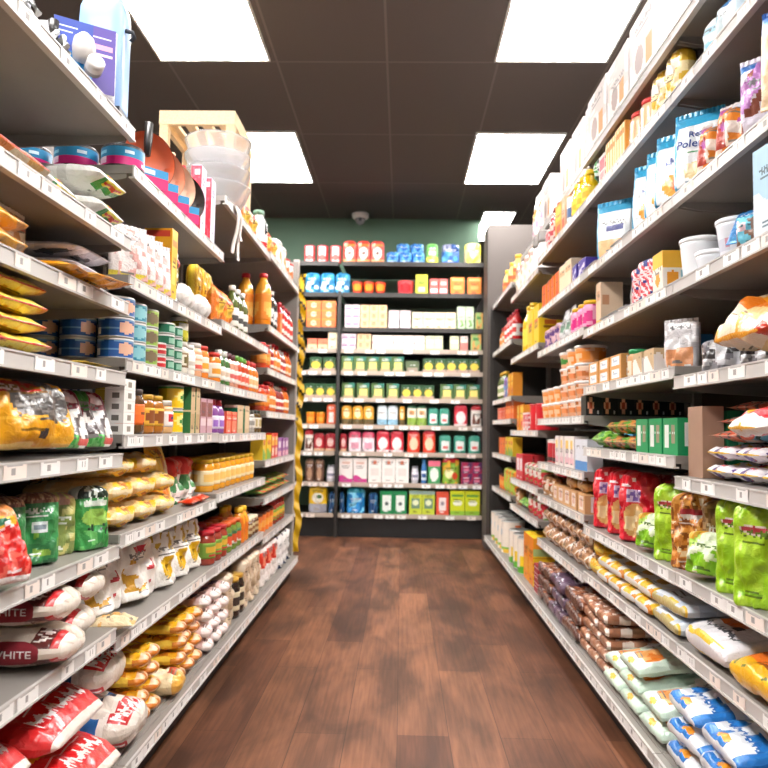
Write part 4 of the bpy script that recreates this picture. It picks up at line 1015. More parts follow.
reg('rdp', 'chilli_packet', 'packet', 'small orange red packet lying in front', bag(.1, .05, .02, ['e2401c', ('N', 'f0703a', 6, 6, .55)], 'pillow', True, lump=.2, seed=3))
put(s, J['rdp'], y=2.44, inset=.004); put(s, J['rdp'], y=2.33, inset=.003)
s = S['L35']
reg('yj', 'mustard_jar', 'jar', 'golden jar with yellow lid', jar(.036, .118, 'ddb32a', 'e39a1c', ['f0dcb0', ('R', .15, .2, .85, .75, 'f2c46a')]))
fill(s, 2.60, 3.44, [(J['yj'], 9)], rows=2, inset=.03, gap=.016, pxs=False)

s = S['L26']
fl = ['f2e9e0', ('N', 'fbf6f0', 4, 5, .5), ('R', .3, .74, .75, .86, 'd2283a'), ('E', .5, .45, .34, .24, 'f5ece4'), ('N', 'd8a02a', 8, 8, .6, .15, .15, .3, .75), ('N', 'c22a36', 9, 9, .64, .7, .15, .88, .75), ('N', 'd8a02a', 8, 8, .58, .3, .12, .75, .22), ('E', .45, .5, .08, .05, 'e8c32a')]
reg('flr', 'flour_bag', 'bag', 'white flour bag with red and gold wreath', bag(.175, .165, .1, fl, 'block', lump=.12, seed=6, cell=.004, n=3))
put(s, J['flr'], y=1.82, inset=.05, yaw=-.3, tilt=-.2); put(s, J['flr'], y=2.02, inset=.03, yaw=-.25, tilt=-.15)
sf = ['f3eee6', ('N', 'faf6f0', 4, 5, .5), ('E', .5, .3, .28, .2, 'e5b51c'), ('E', .5, .3, .1, .07, '9a7420'), ('N', 'c9a42a', 7, 7, .7, 0, .6, 1, 1)]
reg('sun', 'flour_bag', 'bag', 'white flour bag with yellow flower', bag(.13, .17, .08, sf, 'block', lump=.12, seed=9, cell=.004, n=3))
for y in (2.2, 2.34, 2.48): put(s, J['sun'], y=y, inset=.02, yaw=-.2, tilt=-.15)
for y in (1.84, 2.04, 2.22, 2.40): put(s, J['sun'], y=y, inset=.22, yaw=-.2, tilt=-.12, extra='rear one %s, second left bay' % ['nearest camera', 'second nearest camera', 'third from camera', 'farthest from camera'][[1.84, 2.04, 2.22, 2.40].index(y)])
put(s, Pr('cream_packet', 'packet', 'cream packet slumped by the left shelf joint', bag(.08, .1, .03, ['f0d9b0', ('N', 'eab46a', 4, 4, .55)], 'pillow', True, lump=.2, seed=4)), y=1.73, inset=-.025, dz=.004, yaw=.2)
s = S['L36']
reg('rj', 'jam_jar', 'jar', 'red lidded jar with green label', jar(.036, .12, 'c21f2c', '9a3a2a', ['7aa03a', ('R', .1, .4, .9, .7, 'e0b03a'), ('R', .2, .1, .8, .3, 'c02a2a')]))
reg('gj', 'jam_jar', 'jar', 'green and orange vegetable jar', jar(.034, .115, 'd8622a', '6f8a34', ['e6e0d8', ('E', .5, .5, .3, .4, 'd8542a'), ('R', .1, .7, .9, .95, '2f6a3a')]))
reg('yb', 'syrup_bottle', 'bottle', 'orange and yellow squeeze bottle', bottle(.03, .15, 'efc22a', ['f0a42a', ('N', 'e87a22', 4, 4, .6)], None, .5))
reg('dj', 'honey_jar', 'jar', 'dark honey jar with cream lid', jar(.03, .085, 'ece0c4', '6a4020', ['c9b48a', ('R', .2, .3, .8, .7, '8a5a2a')]))
fill(s, 2.58, 3.44, [(J['rj'], 3), (J['gj'], 3), (J['yb'], 2), (J['dj'], 3)], rows=2, inset=.012, gap=.014, pxs=False)

s = S['L27']
reg('dkb', 'sugar_bag', 'bag', 'dark brown bag at the back', bag(.18, .15, .09, ['4a3a34', ('N', '7a665a', 6, 6, .6)], 'loaf', True, lump=.12, seed=5))
for y in (1.98, 2.2): put(s, J['dkb'], y=y, inset=.275)
pk = ['f0ae18', ('N', 'f8cf4a', 4, 5, .55), ('R', .0, .0, 1, .1, 'efc6a0'), ('N', 'd07a1c', 7, 7, .72)]
reg('mzb', 'maize_meal_bag', 'bag', 'golden yellow maize packet', bag(.075, .19, .036, pk, 'loaf', True, lump=.12, seed=6, cell=.005))
for y in (1.905, 1.99): stackbags(s, J['mzb'], 0, 4, .03, y=y, jit=.01)
tk = ['f1dfb4', ('N', 'f7ecd0', 4, 6, .5), ('R', 0, 0, 1, .1, 'e8b04a'), ('R', .3, .1, .7, .2, 'c24a2a')]
put(s, Pr('maize_meal_bag', 'bag', 'long cream bag lying across the deck edge', bag(.11, .22, .055, tk, 'loaf', True, lump=.12, seed=7)), y=2.105, inset=.0, yaw=.08)
for y in (2.22, 2.31, 2.40): stackbags(s, J['mzb'], 0, 4, .03, y=y, jit=.012)
pn = ['eac4bc', ('R', 0, 0, 1, .16, 'f4e6e2'), ('N', 'd8a49c', 5, 6, .6), ('R', .1, .3, .9, .4, '5a3a5a')]
reg('pnb', 'oats_bag', 'bag', 'pink and white oat packet', bag(.085, .18, .04, pn, 'loaf', True, lump=.1, seed=8))
for y in (2.505,): stackbags(s, J['pnb'], 0, 4, .02, y=y, jit=.012)
s = S['L37']
for y in (2.62, 2.715): stackbags(s, J['pnb'], 0, 4, .02, y=y, jit=.012)
reg('bge', 'sugar_bag', 'bag', 'beige paper sugar bag', bag(.11, .2, .075, ['cdb497', ('N', 'dcc8ae', 4, 6, .5), ('R', .2, .3, .8, .5, 'b39a7c')], 'block', lump=.08, seed=3, n=4))
reg('cof', 'coffee_jar', 'jar', 'black coffee jar with gold lid', jar(.04, .16, 'c79a3a', '241c18', ['d6c9a8', ('R', .1, .3, .9, .7, '3a2c24')]))
fill(s, 2.80, 3.46, [(J['bge'], 1), (J['cof'], 2), (J['bge'], 3)], rows=2, inset=.03, gap=.012, pxs=False)
s = S['L47']
s = S['L48']
reg('rwb', 'flour_bag', 'bag', 'red and white flour bag', bag(.13, .19, .08, ['eee6e0', ('R', .0, .45, 1, .85, 'e0402c'), ('R', .2, .52, .8, .72, 'f08a6a')], 'block', lump=.1, seed=4))
reg('bwb', 'milk_powder_bag', 'bag', 'white bag with navy blotches', bag(.13, .18, .08, ['edeae8', ('N', '1f2f52', 4, 4, .58)], 'block', lump=.1, seed=5))
fill(s, 3.50, 4.42, [(J['rwb'], 3), (J['bwb'], 3)], rows=2, inset=.03, gap=.015, pxs=False)

# farthest left bay, middle shelves
reg('rcb', 'ketchup_bottle', 'bottle', 'orange sauce bottle with red cap', bottle(.034, .16, 'c41f2a', 'd8641c', ['f0d9c2', ('R', .1, .3, .9, .7, 'e08a3a')], .5))
reg('rch', 'tomato_jar', 'jar', 'tomato jar with red lid', jar(.04, .13, 'cf2428', 'c8401c', ['e8862a', ('R', .1, .3, .9, .7, 'f0b05a')]))
reg('rpk', 'soup_box', 'box', 'red and yellow soup box', carton(.09, .05, .13, ['d8321f', ('R', .1, .5, .9, .85, 'f0b32a'), ('R', .2, .15, .8, .4, 'f3d8c0')]))
reg('ybk', 'cereal_box', 'box', 'yellow green cereal box', carton(.1, .06, .12, ['e8c22a', ('W', .35, .1, 5, '7fa83a'), ('R', .2, .6, .8, .8, 'e07a2a')]))
reg('pbk', 'biscuit_box', 'box', 'purple and pink biscuit box', carton(.1, .06, .1, ['9a5aa0', ('R', .0, .0, 1, .3, 'e0a0b4'), ('R', .2, .5, .8, .8, 'e6d4e4')]))
reg('grp', 'herb_packet', 'packet', 'green and red flat packet', bag(.12, .15, .03, ['3f8a4a', ('R', 0, 0, 1, .3, 'd8532a'), ('N', '7fb45a', 5, 5, .55)], 'pillow', True, lump=.1, seed=3))
reg('orj', 'honey_tub', 'tub', 'orange tub with brown lid', tub(.042, .1, '5a2a1c', ['e8762a', ('R', .1, .3, .9, .7, 'f0a44a')], .95))
reg('kt2', 'ketchup_bottle', 'bottle', 'small dark red bottle with white label', bottle(.03, .145, 'd8d2cc', '8f1f1c', ['ece5df', ('R', .1, .3, .9, .7, 'c83a30')], .42))
fill(S['L43'], 3.5, 4.40, [(J['rch'], 2), (J['kt2'], 1), (J['rcb'], 2), (J['kt2'], 2), (J['rcb'], 2)], inset=.02, gap=.03, pxs=False)
fill(S['L44'], 3.5, 4.40, [(J['rch'], 2), (J['rcb'], 2), (J['kt2'], 3), (J['rcb'], 2)], inset=.02, gap=.025, pxs=False)
fill(S['L45'], 3.5, 4.40, [(J['ybk'], 2), (J['rpk'], 2), (J['pbk'], 3)], rows=1, inset=.02, gap=.02, pxs=False)
for y in (3.58, 3.72, 3.86, 4.0, 4.15, 4.3): stackbags(S['L46'], J['grp'], 0, 2, .015, y=y)
fill(S['L47'], 3.5, 4.40, [(J['orj'], 4), (J['rj'], 4)], rows=2, inset=.02, gap=.015, pxs=False)
# ------------------------------------------------------------------ right gondola
# top shelf: large white appliance boxes
wb = ['dcd6d2', ('N', 'c4b8b2', 4, 5, .66), ('R', .12, .12, .55, .6, 'd8cdc8'), ('E', .36, .36, .16, .2, '9a8680'), ('R', .6, .15, .82, .5, 'd6894a'), ('R', .12, .75, .5, .84, 'c9bdb8'), ('R', .12, .66, .4, .7, 'd9d0cb')]
def wbox(w, h, d, side):
    s = carton(w, d, h, wb, side)
    s['kids'].append(('packing_tape', carton(.04, d*.98, .001, ['d9cfc2'])['mesh'], 'paper', None)); return s
s = S['R21']
reg('bx1', 'appliance_box', 'box', 'white appliance box with faint picture', wbox(.24, .21, .17, ['ddd8d4', ('R', .2, .1, .8, .6, 'e3dedb'), ('E', .5, .35, .2, .15, '9e8f8a')]))
reg('bx2', 'appliance_box', 'box', 'white appliance box with orange picture', wbox(.22, .2, .2, ['dcd6d2', ('R', .1, .1, .45, .7, 'd8874a'), ('R', .5, .1, .8, .5, '8f807a'), ('R', .1, .8, .8, .86, 'c9bdb8')]))
for sh, y, k in ((S['R21'], 2.57, 'bx1'), (S['R21'], 2.32, 'bx2'), (S['R21'], 2.07, 'bx1'), (S['R11'], 1.68, 'bx2'), (S['R11'], 1.43, 'bx1'), (S['R11'], 1.18, 'bx2')):
    o = put(sh, J[k], y=y, inset=.012); o.children[0].location.z = J[k].h
s = S['R31']
reg('wbx2', 'storage_box', 'box', 'plain white box', wbox(.2, .24, .2, ['dedad6', ('R', .2, .2, .8, .3, 'ddd8d4')]))
for y in (2.86, 3.1, 3.34):
    o = put(s, J['wbx2'], y=y, inset=.01); o.children[0].location.z = .24
s = S['R41']
reg('dec', 'gift_pack', 'packet', 'white pack with orange flower print', bag(.15, .3, .06, ['f2ece8', ('E', .5, .55, .25, .14, 'e8a02a'), ('N', 'd9a8c8', 6, 8, .74), ('R', .1, .1, .9, .16, 'cfa8b8')], 'pouch', lump=.08, seed=3, seal='efe8ec'))
put(s, J['wbx2'], y=3.78, inset=.012, extra='fourth right bay top shelf').children[0].location.z = .24
fill(s, 3.95, 4.5, [(J['dec'], 2)], inset=.012, gap=.03, pxs=False)

# second shelf
s = S['R12']
reg('cyb', 'nappy_pack', 'packet', 'white and pale blue wipes packet', bag(.2, .105, .06, ['dff0f6', ('W', .3, .06, 5, '8fd0e8'), ('N', 'f6fafc', 5, 5, .55), ('R', .2, .5, .7, .66, 'a8d4ea'), ('R', .7, .72, .95, .9, '4a86c0')], 'pillow', lump=.12, seed=4, seal='9fd8ec'))
reg('lil', 'nappy_pack', 'packet', 'lilac and white packet with blue print', bag(.2, .105, .08, ['e6e4f0', ('N', 'c6c2dc', 5, 5, .6), ('R', .1, .3, .6, .5, '3a62a8'), ('R', .6, .6, .9, .8, 'c06a9a')], 'block', lump=.1, seed=5))
reg('blu', 'nappy_pack', 'packet', 'deep blue packet', bag(.16, .105, .07, ['2a62a8', ('N', '5a9ad0', 5, 5, .6), ('R', .1, .4, .8, .6, 'e6ecf4')], 'block', lump=.1, seed=6))
fill(s, 1.13, 1.86, [(J['lil'], 1), (J['blu'], 1), (J['cyb'], 1)], inset=.008, gap=.012, pxs=False)
s = S['R22']
reg('ypk', 'sugar_packet', 'packet', 'cream and yellow dessert packet', bag(.1, .14, .06, ['f0d9a0', ('N', 'e3b52a', 5, 5, .55), ('R', .1, .6, .9, .8, 'e9e0d0')], 'block', lump=.1, seed=4))
reg('rjl', 'candy_jar', 'jar', 'glass jar with red lid and biscuit sticks', jar(.04, .11, 'd63a34', ['e6c49a', ('S', 6, 'u', .4, 'f1dcc0')]))
reg('orx', 'dessert_box', 'box', 'orange and cream striped box', carton(.1, .1, .115, ['f0a94a', ('S', 4, 'u', .5, 'f7d9a8'), ('R', .05, .7, .95, .85, 'ef8a2a')], ['f0ad52', ('R', .1, .3, .9, .5, 'f6d8b0')]))
reg('pkx', 'dessert_box', 'box', 'pink and white dessert box', carton(.07, .09, .1, ['f0dcd8', ('R', .1, .5, .9, .9, 'e0606a'), ('R', .2, .15, .8, .4, 'e88a8a')], ['efe0dc', ('S', 4, 'v', .5, 'd8505a')]))
reg('gbt', 'mint_bag', 'bag', 'green and black mint bag', bag(.1, .13, .07, ['2f9a3c', ('N', '1f3a2a', 5, 5, .6), ('N', 'dfe8e0', 8, 8, .75)], 'block', lump=.15, seed=5))
reg('wgb', 'sweet_bag', 'bag', 'white bag with yellow flower', bag(.1, .12, .05, ['f0eee6', ('E', .5, .6, .25, .2, 'efc21e'), ('N', '6fae5a', 6, 6, .7)], 'block', lump=.1, seed=6))
fill(s, 1.83, 2.72, [(J['ypk'], 2), (J['rjl'], 2), (J['orx'], 2), (J['pkx'], 1), (J['gbt'], 1), (J['wgb'], 1)], inset=.01, gap=.012, pxs=False)
s = S['R32']
reg('ybt', 'syrup_bottle', 'bottle', 'bright yellow squeeze bottle', bottle(.035, .15, 'f0c81a', 'f4c916', ['f6d63a', ('R', .2, .3, .8, .7, 'e8ae12')], .6))
reg('bwc', 'baking_powder_can', 'can', 'blue and white round can', can(.04, .12, ['e9ecf0', ('R', 0, .3, 1, .6, '3a5a8c'), ('R', 0, .85, 1, 1, 'd0d4da')]))
reg('tnb', 'cereal_box', 'box', 'tall peach cardboard box', carton(.06, .12, .15, ['e0b08a', ('R', .1, .1, .9, .4, 'd8603a'), ('R', .2, .6, .8, .85, 'eccaa8')], ['e6b894', ('R', .1, .1, .9, .2, 'd0704a')]))
reg('obx', 'cereal_box', 'box', 'orange and yellow cereal box', carton(.1, .06, .15, ['eb9a2a', ('R', .1, .5, .9, .9, 'f0c63a'), ('R', .2, .15, .8, .35, 'd8562a')]))
reg('rdb', 'cordial_bottle', 'bottle', 'dark red bottle', bottle(.034, .19, '8e1f2a', 'a8323a', ['d8b0a4', ('R', .2, .3, .8, .7, 'b0303a')], .45))
reg('whg', 'cream_tub', 'tub', 'white bottle with grey cap', bottle(.05, .21, '77706c', 'eeeae8', None, .75, sh=.6, caph=.06))
fill(s, 2.75, 3.6, [(J['ybt'], 3), (J['bwc'], 1), (J['tnb'], 1), (J['obx'], 1), (J['rdb'], 2), (J['pkx'], 1)], inset=.01, gap=.012, pxs=False)
s = S['R42']
reg('crb', 'flour_bag', 'bag', 'cream bag with pink and orange print', bag(.13, .19, .07, ['f1e8d8', ('N', 'ecc6a8', 5, 5, .6), ('R', .1, .7, .9, .85, 'e08a7a'), ('R', 0, 0, 1, .12, 'cfe0a8')], 'block', lump=.06, seed=3))
fill(s, 3.68, 4.52, [(J['whg'], 2), (J['crb'], 4)], inset=.012, gap=.02, pxs=False)
s = S['R51']
reg('orl', 'juice_bottle', 'bottle', 'orange bottle with yellow cap', bottle(.036, .19, 'eab52a', 'eec27a', ['dd5a2a', ('R', .1, .3, .9, .7, 'e88a3a')], .5))
fill(s, 4.56, 5.38, [(J['orl'], 3)], inset=.02, gap=.16, pxs=False)

# third shelf: crisps and polenta
s = S['R13']
tan = ['edcfa8', ('R', 0, .74, 1, 1, '1d5cb0'), ('N', '5a8fd6', 6, 6, .64, 0, .74, 1, 1), ('R', .2, .8, .8, .86, 'd8a8c4'), ('N', '7a2f22', 9, 9, .62, .15, .25, .85, .5), ('N', 'ee9a22', 4, 4, .55, .3, 0, 1, .35), ('N', 'f6e2c6', 6, 6, .62, 0, .45, 1, .74)]
reg('snk', 'snack_bag', 'bag', 'tan snack bag with blue top and beans', bag(.16, .2, .07, tan, 'pillow', lump=.12, seed=4, cell=.0035, seal='2a66b8'))
put(s, J['snk'], y=1.29, inset=.0, yaw=.75, tilt=-.08)
reg('pls', 'marshmallow_bag', 'bag', 'lilac and white sweet bag', bag(.12, .16, .06, ['e2dcec', ('N', 'b87ac0', 6, 6, .62), ('N', '8a4a3a', 7, 7, .74), ('R', 0, .8, .3, 1, '2f6ab0')], 'pillow', lump=.12, seed=5, seal='e8e2f0'))
put(s, J['pls'], y=1.42, inset=.01, yaw=.8)
reg('ocl', 'biscuit_bag', 'bag', 'orange and white biscuit bag', bag(.13, .12, .05, ['f0e0d0', ('N', 'ec8a2a', 5, 5, .52), ('R', 0, .1, .25, .6, 'a8321f'), ('N', 'b85aa8', 6, 6, .74), ('R', .3, .8, .8, .95, 'e6e8f0')], 'pillow', lump=.14, seed=6, seal='f0e8e4'))
for y in (1.53, 1.63): put(s, J['ocl'], y=y, inset=.006, yaw=.6, tilt=-.2)
pol = ['eef4f7', ('R', 0, .8, 1, 1, '38a6d4'), ('W', 0, .0, 1, 'eef4f7'), ('R', 0, 0, .09, 1, '3a9fd0'), ('N', 'f8fbfc', 5, 6, .5, .1, .0, 1, .8), ('N', '2f8a4a', 5, 9, .62, .25, .32, .9, .44), ('E', .55, .18, .28, .12, 'e8d39a'), ('N', 'f4e6bc', 9, 9, .55, .3, .08, .8, .28), ('R', .3, .04, .7, .06, '8aa0b0')]
reg('pol', 'polenta_bag', 'bag', 'white and sky blue polenta bag', bag(.12, .2, .06, pol, 'pouch', n=3, lump=.06, seed=4, cell=.004, seal='3aa8d6', text=[('Real', .36, .63, .66, .71, '20418c'), ('Polenta', .12, .49, .84, .6, '20418c')]))
put(s, J['pol'], y=1.765, inset=.012, yaw=.85, tilt=-.06)
s = S['R23']
pol2 = pol[:5] + [('Q', .3, .52, .8, .62, '3a4a8c'), ('E', .55, .22, .28, .16, 'f0a83a'), ('E', .55, .22, .12, .07, 'e8702a')]
reg('po2', 'polenta_bag', 'bag', 'sky blue bag with orange flower', bag(.12, .2, .055, pol2, 'pouch', n=3, lump=.06, seed=7, cell=.005, seal='3aa8d6'))
for y in (1.90, 2.01, 2.12): put(s, J['po2'], y=y, inset=.01+.01*(y > 2), yaw=.8, tilt=-.08)
pol3 = pol[:5] + [('R', .3, .45, .8, .55, '5a5f9a'), ('R', .1, .02, .9, .3, 'f0c08a')]
reg('po3', 'flour_bag', 'bag', 'white and blue bag with peach base', bag(.13, .2, .055, pol3, 'pouch', n=3, lump=.06, seed=8, cell=.005, seal='3aa8d6'))
put(s, J['po3'], y=2.48, inset=.02, yaw=.85); put(s, J['po2'], y=2.27, inset=.08, yaw=.5); put(s, J['po3'], y=2.36, inset=.2, yaw=.4)
reg('flt', 'gravy_packet', 'packet', 'flat white and blue sachet lying', bag(.1, .11, .014, ['e9eaee', ('R', .2, .2, .8, .5, '8fa8d0'), ('N', 'cfd4de', 5, 5, .6)], 'pillow', True, lump=.12, seed=3))
for y in (2.215, 2.325, 2.60, 2.70): put(s, J['flt'], y=y, inset=.0)
reg('rwp', 'sweet_bag', 'bag', 'small red and white sweet bag', bag(.1, .1, .04, ['f0dcdc', ('R', 0, .75, 1, 1, 'd8404a'), ('E', .5, .35, .25, .25, 'd02a3a')], 'pouch', lump=.1, seed=3, seal='d8505a'))
put(s, J['rwp'], y=2.64, inset=.12, yaw=.7)
s = S['R33']
reg('prp', 'chocolate_box', 'box', 'purple and white box', carton(.09, .07, .07, ['4a3a9a', ('N', 'd8d4ea', 5, 5, .6)]))
reg('orr', 'soup_box', 'box', 'orange box with red stripe', carton(.08, .06, .115, ['ee7a2a', ('R', .4, 0, .65, 1, 'd02a1f')], ['f0862f', ('R', .35, .1, .6, .9, 'd4301f')]))
reg('crm', 'soup_box', 'box', 'cream coloured packet box', carton(.09, .06, .12, ['efd9b8', ('R', .1, .6, .9, .8, 'e0b080')]))
fill(s, 2.76, 3.6, [(J['prp'], 2), (J['crm'], 2), (J['orr'], 4)], inset=.012, gap=.02, pxs=False)

# fourth shelf: tubs and boxes
s = S['R14']
reg('tre', 'cereal_box', 'box', 'pale blue box with dark blue trees', carton(.1, .11, .175, ['a8cce2', ('W', .45, .06, 9, 'dde8ee'), ('W', .38, .0, 1, 'd0dde6')], ['a3cbe4', ('W', .62, .1, 5, 'dfe9ef'), ('N', '3a6a9a', 16, 3, .52, .0, .42, 1, .6), ('R', 0, .36, 1, .41, '2f8ac8'), ('Q', .05, .06, .95, .3, '3a78b4')], cell=.004))
put(s, J['tre'], y=1.37, inset=.012, yaw=0.1)
reg('tubw', 'yoghurt_tub', 'tub', 'white tub with rolled rim', tub(.044, .098, 'e6e8ee', ['e6e9f0', ('R', .3, .3, .7, .6, 'd0d4e0'), ('E', .7, .5, .1, .1, 'c890a0')], .76))
put(s, J['tubw'], y=1.61, inset=.02); put(s, J['tubw'], y=1.55, inset=.11)
reg('btp', 'freezer_bag_roll', 'packet', 'bright blue folded packet', bag(.085, .11, .035, ['1f78b8', ('N', '3a9ad4', 4, 4, .55)], 'pillow', lump=.15, seed=3))
put(s, J['btp'], y=1.488, inset=.0, yaw=.7, tilt=-.7)
reg('cys', 'candy_packet', 'packet', 'small cyan and brown sweet packet', bag(.07, .06, .03, ['6fc4dc', ('N', '8a6a5a', 5, 5, .55), ('N', 'e8c8d0', 6, 6, .7)], 'pillow', lump=.15, seed=5))
put(s, J['cys'], y=1.445, inset=.004, yaw=.7, extra='front one, nearest right bay fourth shelf'); put(s, J['cys'], y=1.45, inset=.09, yaw=.8, extra='inner one, nearest right bay fourth shelf')
put(s, Pr('yoghurt_tub', 'tub', 'small low white tub', tub(.04, .045, 'eef0f4', 'e6eaf0'.split(), .85)), y=1.69, inset=.006, extra='nearest right bay fourth shelf')
put(s, Pr('yoghurt_tub', 'tub', 'wide plain white tub', tub(.048, .1, 'f0f0f2', ['eceef2', ('R', .1, .3, .35, .6, 'e0c0c8')], .84)), y=1.785, inset=.006, extra='nearest right bay fourth shelf')
s = S['R24']
reg('owx', 'sugar_box', 'box', 'yellow and white box with orange circle', carton(.075, .09, .105, ['f0e6d8', ('R', 0, .6, 1, 1, 'f0bd3a'), ('E', .5, .3, .22, .18, 'ee9a2a')], ['f3ece0', ('R', 0, .55, 1, 1, 'f0b83a'), ('R', .55, .1, .95, .5, '9ac8d8'), ('E', .3, .28, .2, .2, 'f0a02a')]))
put(s, J['owx'], y=1.95, inset=.008); 
reg('rwb2', 'tea_packet', 'packet', 'red and white packet with navy spots', bag(.1, .12, .05, ['e0505a', ('S', 5, 'd', .45, 'f2e6e8'), ('N', '2f3f8c', 7, 7, .72)], 'block', lump=.08, seed=4))
put(s, J['rwb2'], y=2.07, inset=.008, yaw=.4); put(s, J['rwb2'], y=2.17, inset=.02, yaw=.4)
reg('gry', 'foil_bag', 'bag', 'grey foil pouch', bag(.09, .15, .05, ['8f8884', ('N', 'bdb6b0', 5, 8, .6), ('R', .2, .05, .8, .25, 'b8623a')], 'pouch', lump=.12, seed=5))
for y in (2.24, 2.33, 2.42): put(s, J['gry'], y=y, inset=.09, yaw=.5)
for y in (2.25, 2.36, 2.47): put(s, J['flt'], y=y, inset=.0)
reg('bei', 'cereal_box', 'box', 'tall beige box with yellow base', carton(.06, .08, .16, ['dfc0a0', ('R', 0, 0, 1, .14, 'efc22a'), ('R', .2, .6, .8, .8, 'c99a74')], ['e3c8aa', ('R', 0, 0, 1, .16, 'f0c41f'), ('R', .1, .5, .4, .7, 'c9906a')]))
put(s, J['bei'], y=2.62, inset=.03)
s = S['R34']
reg('pky', 'candy_jar', 'jar', 'pink jar with yellow lid', jar(.04, .11, 'eab81a', ['e0408c', ('N', 'f0a0c4', 5, 5, .6)]))
reg('fol', 'foil_bag', 'bag', 'silver white pouch', bag(.1, .14, .05, ['d8d8da', ('N', 'b0b4b4', 5, 8, .6), ('R', .2, .3, .7, .5, '7aa08a')], 'pouch', lump=.12, seed=6))
reg('pkp', 'sweet_bag', 'bag', 'pale pink and purple bag', bag(.1, .1, .05, ['d8b0b8', ('N', '6a4a8a', 5, 5, .6)], 'block', lump=.1, seed=3))
fill(s, 2.75, 3.62, [(J['pky'], 3), (J['fol'], 2), (J['pkp'], 4)], inset=.012, gap=.012, pxs=False)
s = S['R43']
reg('yel', 'margarine_carton', 'carton', 'large bright yellow carton with red print', carton(.15, .12, .21, ['f2c610', ('R', .2, .55, .8, .65, 'd8542a'), ('R', .2, .42, .8, .5, 'b87a1a')], ['f0c814', ('R', .25, .5, .75, .6, 'd8702a'), ('R', .2, .4, .8, .46, 'a8741a')]))
put(s, J['yel'], y=3.76, inset=.015); put(s, J['yel'], y=3.93, inset=.015)
reg('ylb', 'oil_bottle', 'bottle', 'yellow oil bottle', bottle(.045, .28, 'f0c822', 'efc21a', ['f4d64a'], .45))
put(s, J['ylb'], y=4.08, inset=.02); put(s, J['ylb'], y=4.2, inset=.02)
s = S['R52']
fill(s, 4.58, 5.36, [(J['kts'], 4), (J['rcb'], 2)], inset=.02, gap=.05, pxs=False)

# fifth shelf: pouches, big snack bags
s = S['R15']
big = ['eec98c', ('N', 'f1a62a', 4, 4, .5), ('N', 'c83a1f', 5, 5, .72), ('R', 0, .7, 1, .84, 'f0c31e'), ('N', 'f2dcc0', 5, 6, .58), ('E', .5, .3, .3, .1, 'e07a22')]
reg('bigs', 'snack_bag', 'bag', 'big orange and yellow corn snack bag', bag(.24, .24, .09, big, 'sack', True, lump=.14, seed=6, cell=.005))
put(s, J['bigs'], y=1.46, inset=.0, tilt=.35); put(s, J['bigs'], y=1.2, inset=.0, tilt=.35); 
reg('slv', 'foil_bag', 'bag', 'dark silver foil pouch', bag(.1, .085, .05, ['8c8a90', ('N', 'dcdce0', 6, 7, .55), ('N', '3a3638', 6, 6, .66)], 'block', lump=.2, seed=7))
put(s, J['slv'], y=1.63, inset=.09, yaw=.9); put(s, J['slv'], y=1.74, inset=.05, yaw=.9); put(s, J['slv'], y=1.66, inset=.2, yaw=.8)
s = S['R25']
reg('slt', 'foil_bag', 'bag', 'tall silver and orange pouch', bag(.09, .13, .04, ['c9c6c8', ('R', .1, 0, .9, .4, 'e09a6a'), ('N', 'e6e4e6', 5, 7, .6)], 'pouch', lump=.15, seed=8))
put(s, J['slt'], y=1.89, inset=.02, yaw=.8); put(s, J['slt'], y=1.97, inset=.06, yaw=.7)
reg('bwx', 'snack_box', 'box', 'white box with blue corner', carton(.06, .09, .11, ['e8e2dc', ('R', 0, .3, 1, 1, '3a8fc8')], ['e8ddd0', ('R', .6, .2, 1, 1, '2f86c0'), ('R', .1, .2, .5, .7, 'dca87a')]))
put(s, J['bwx'], y=2.06, inset=.1)
reg('wtr', 'stock_box', 'box', 'brown and white triangular print box', carton(.08, .05, .065, ['c9ac84', ('W', .4, .35, 4, 'efe9e2')], ['d0b48a', ('W', .4, .4, 4, 'f0eae4')]))
put(s, J['wtr'], y=2.03, inset=.01); put(s, J['wtr'], y=2.13, inset=.01)
reg('gcj', 'coffee_jar', 'jar', 'jar with bright green lid', jar(.032, .085, '1f9a5a', ['d8a878', ('R', 0, 0, .4, 1, '2a2a28'), ('N', 'efe0c8', 5, 5, .66)]))
put(s, J['gcj'], y=2.22, inset=.01, extra='front one, second right bay fifth shelf'); put(s, J['gcj'], y=2.22, inset=.085, extra='inner one, second right bay fifth shelf')
reg('tra', 'biscuit_tray', 'tray', 'amber biscuit tray with white label', carton(.12, .1, .04, ['dda05a', ('R', .15, .2, .85, .85, 'eaeef4'), ('R', .3, .4, .7, .6, 'b8c4d4')], ['d89a58', ('R', .2, .25, .8, .8, 'e6eaf2')]))
for y in (2.34, 2.475, 2.61):
    for l in range(2): put(s, J['tra'], y=y, inset=.008, dz=l*.0405, level=l, nlev=2, key=y)

# black sweet boxes, tubs on the third bay's lower shelf
s = S['R35']
blk = ['141416', ('E', .3, .5, .16, .42, 'e9a888'), ('E', .3, .5, .08, .22, 'b04a2a'), ('R', .68, .12, .78, .24, 'dcdcdc')]
reg('bks', 'chocolate_box', 'box', 'black box with orange picture', carton(.075, .06, .075, ['161618'], ['161618'] + blk[1:]))
for i in range(6): put(s, J['bks'], y=2.765, inset=.012+i*.061, row=0, nrow=1, key=1, extra=ORD[i] + ' from shelf edge, third right bay')
clr = ['dfa27c', ('N', 'c9743e', 6, 5, .52), ('N', 'efcdb4', 7, 6, .62), ('R', .2, .3, .75, .7, 'e8905a')]
reg('tbw', 'cookie_tub', 'tub', 'clear cookie tub with white lid', tub(.062, .070, 'eeeae8', clr, .92, mat='glassy'))
reg('tbo', 'cookie_tub', 'tub', 'orange labelled tub with white lid', tub(.062, .070, 'ece8e6', ['e89a5a', ('R', .1, .2, .9, .75, 'ea8a2a'), ('N', 'f0c49a', 5, 5, .6)], .92))
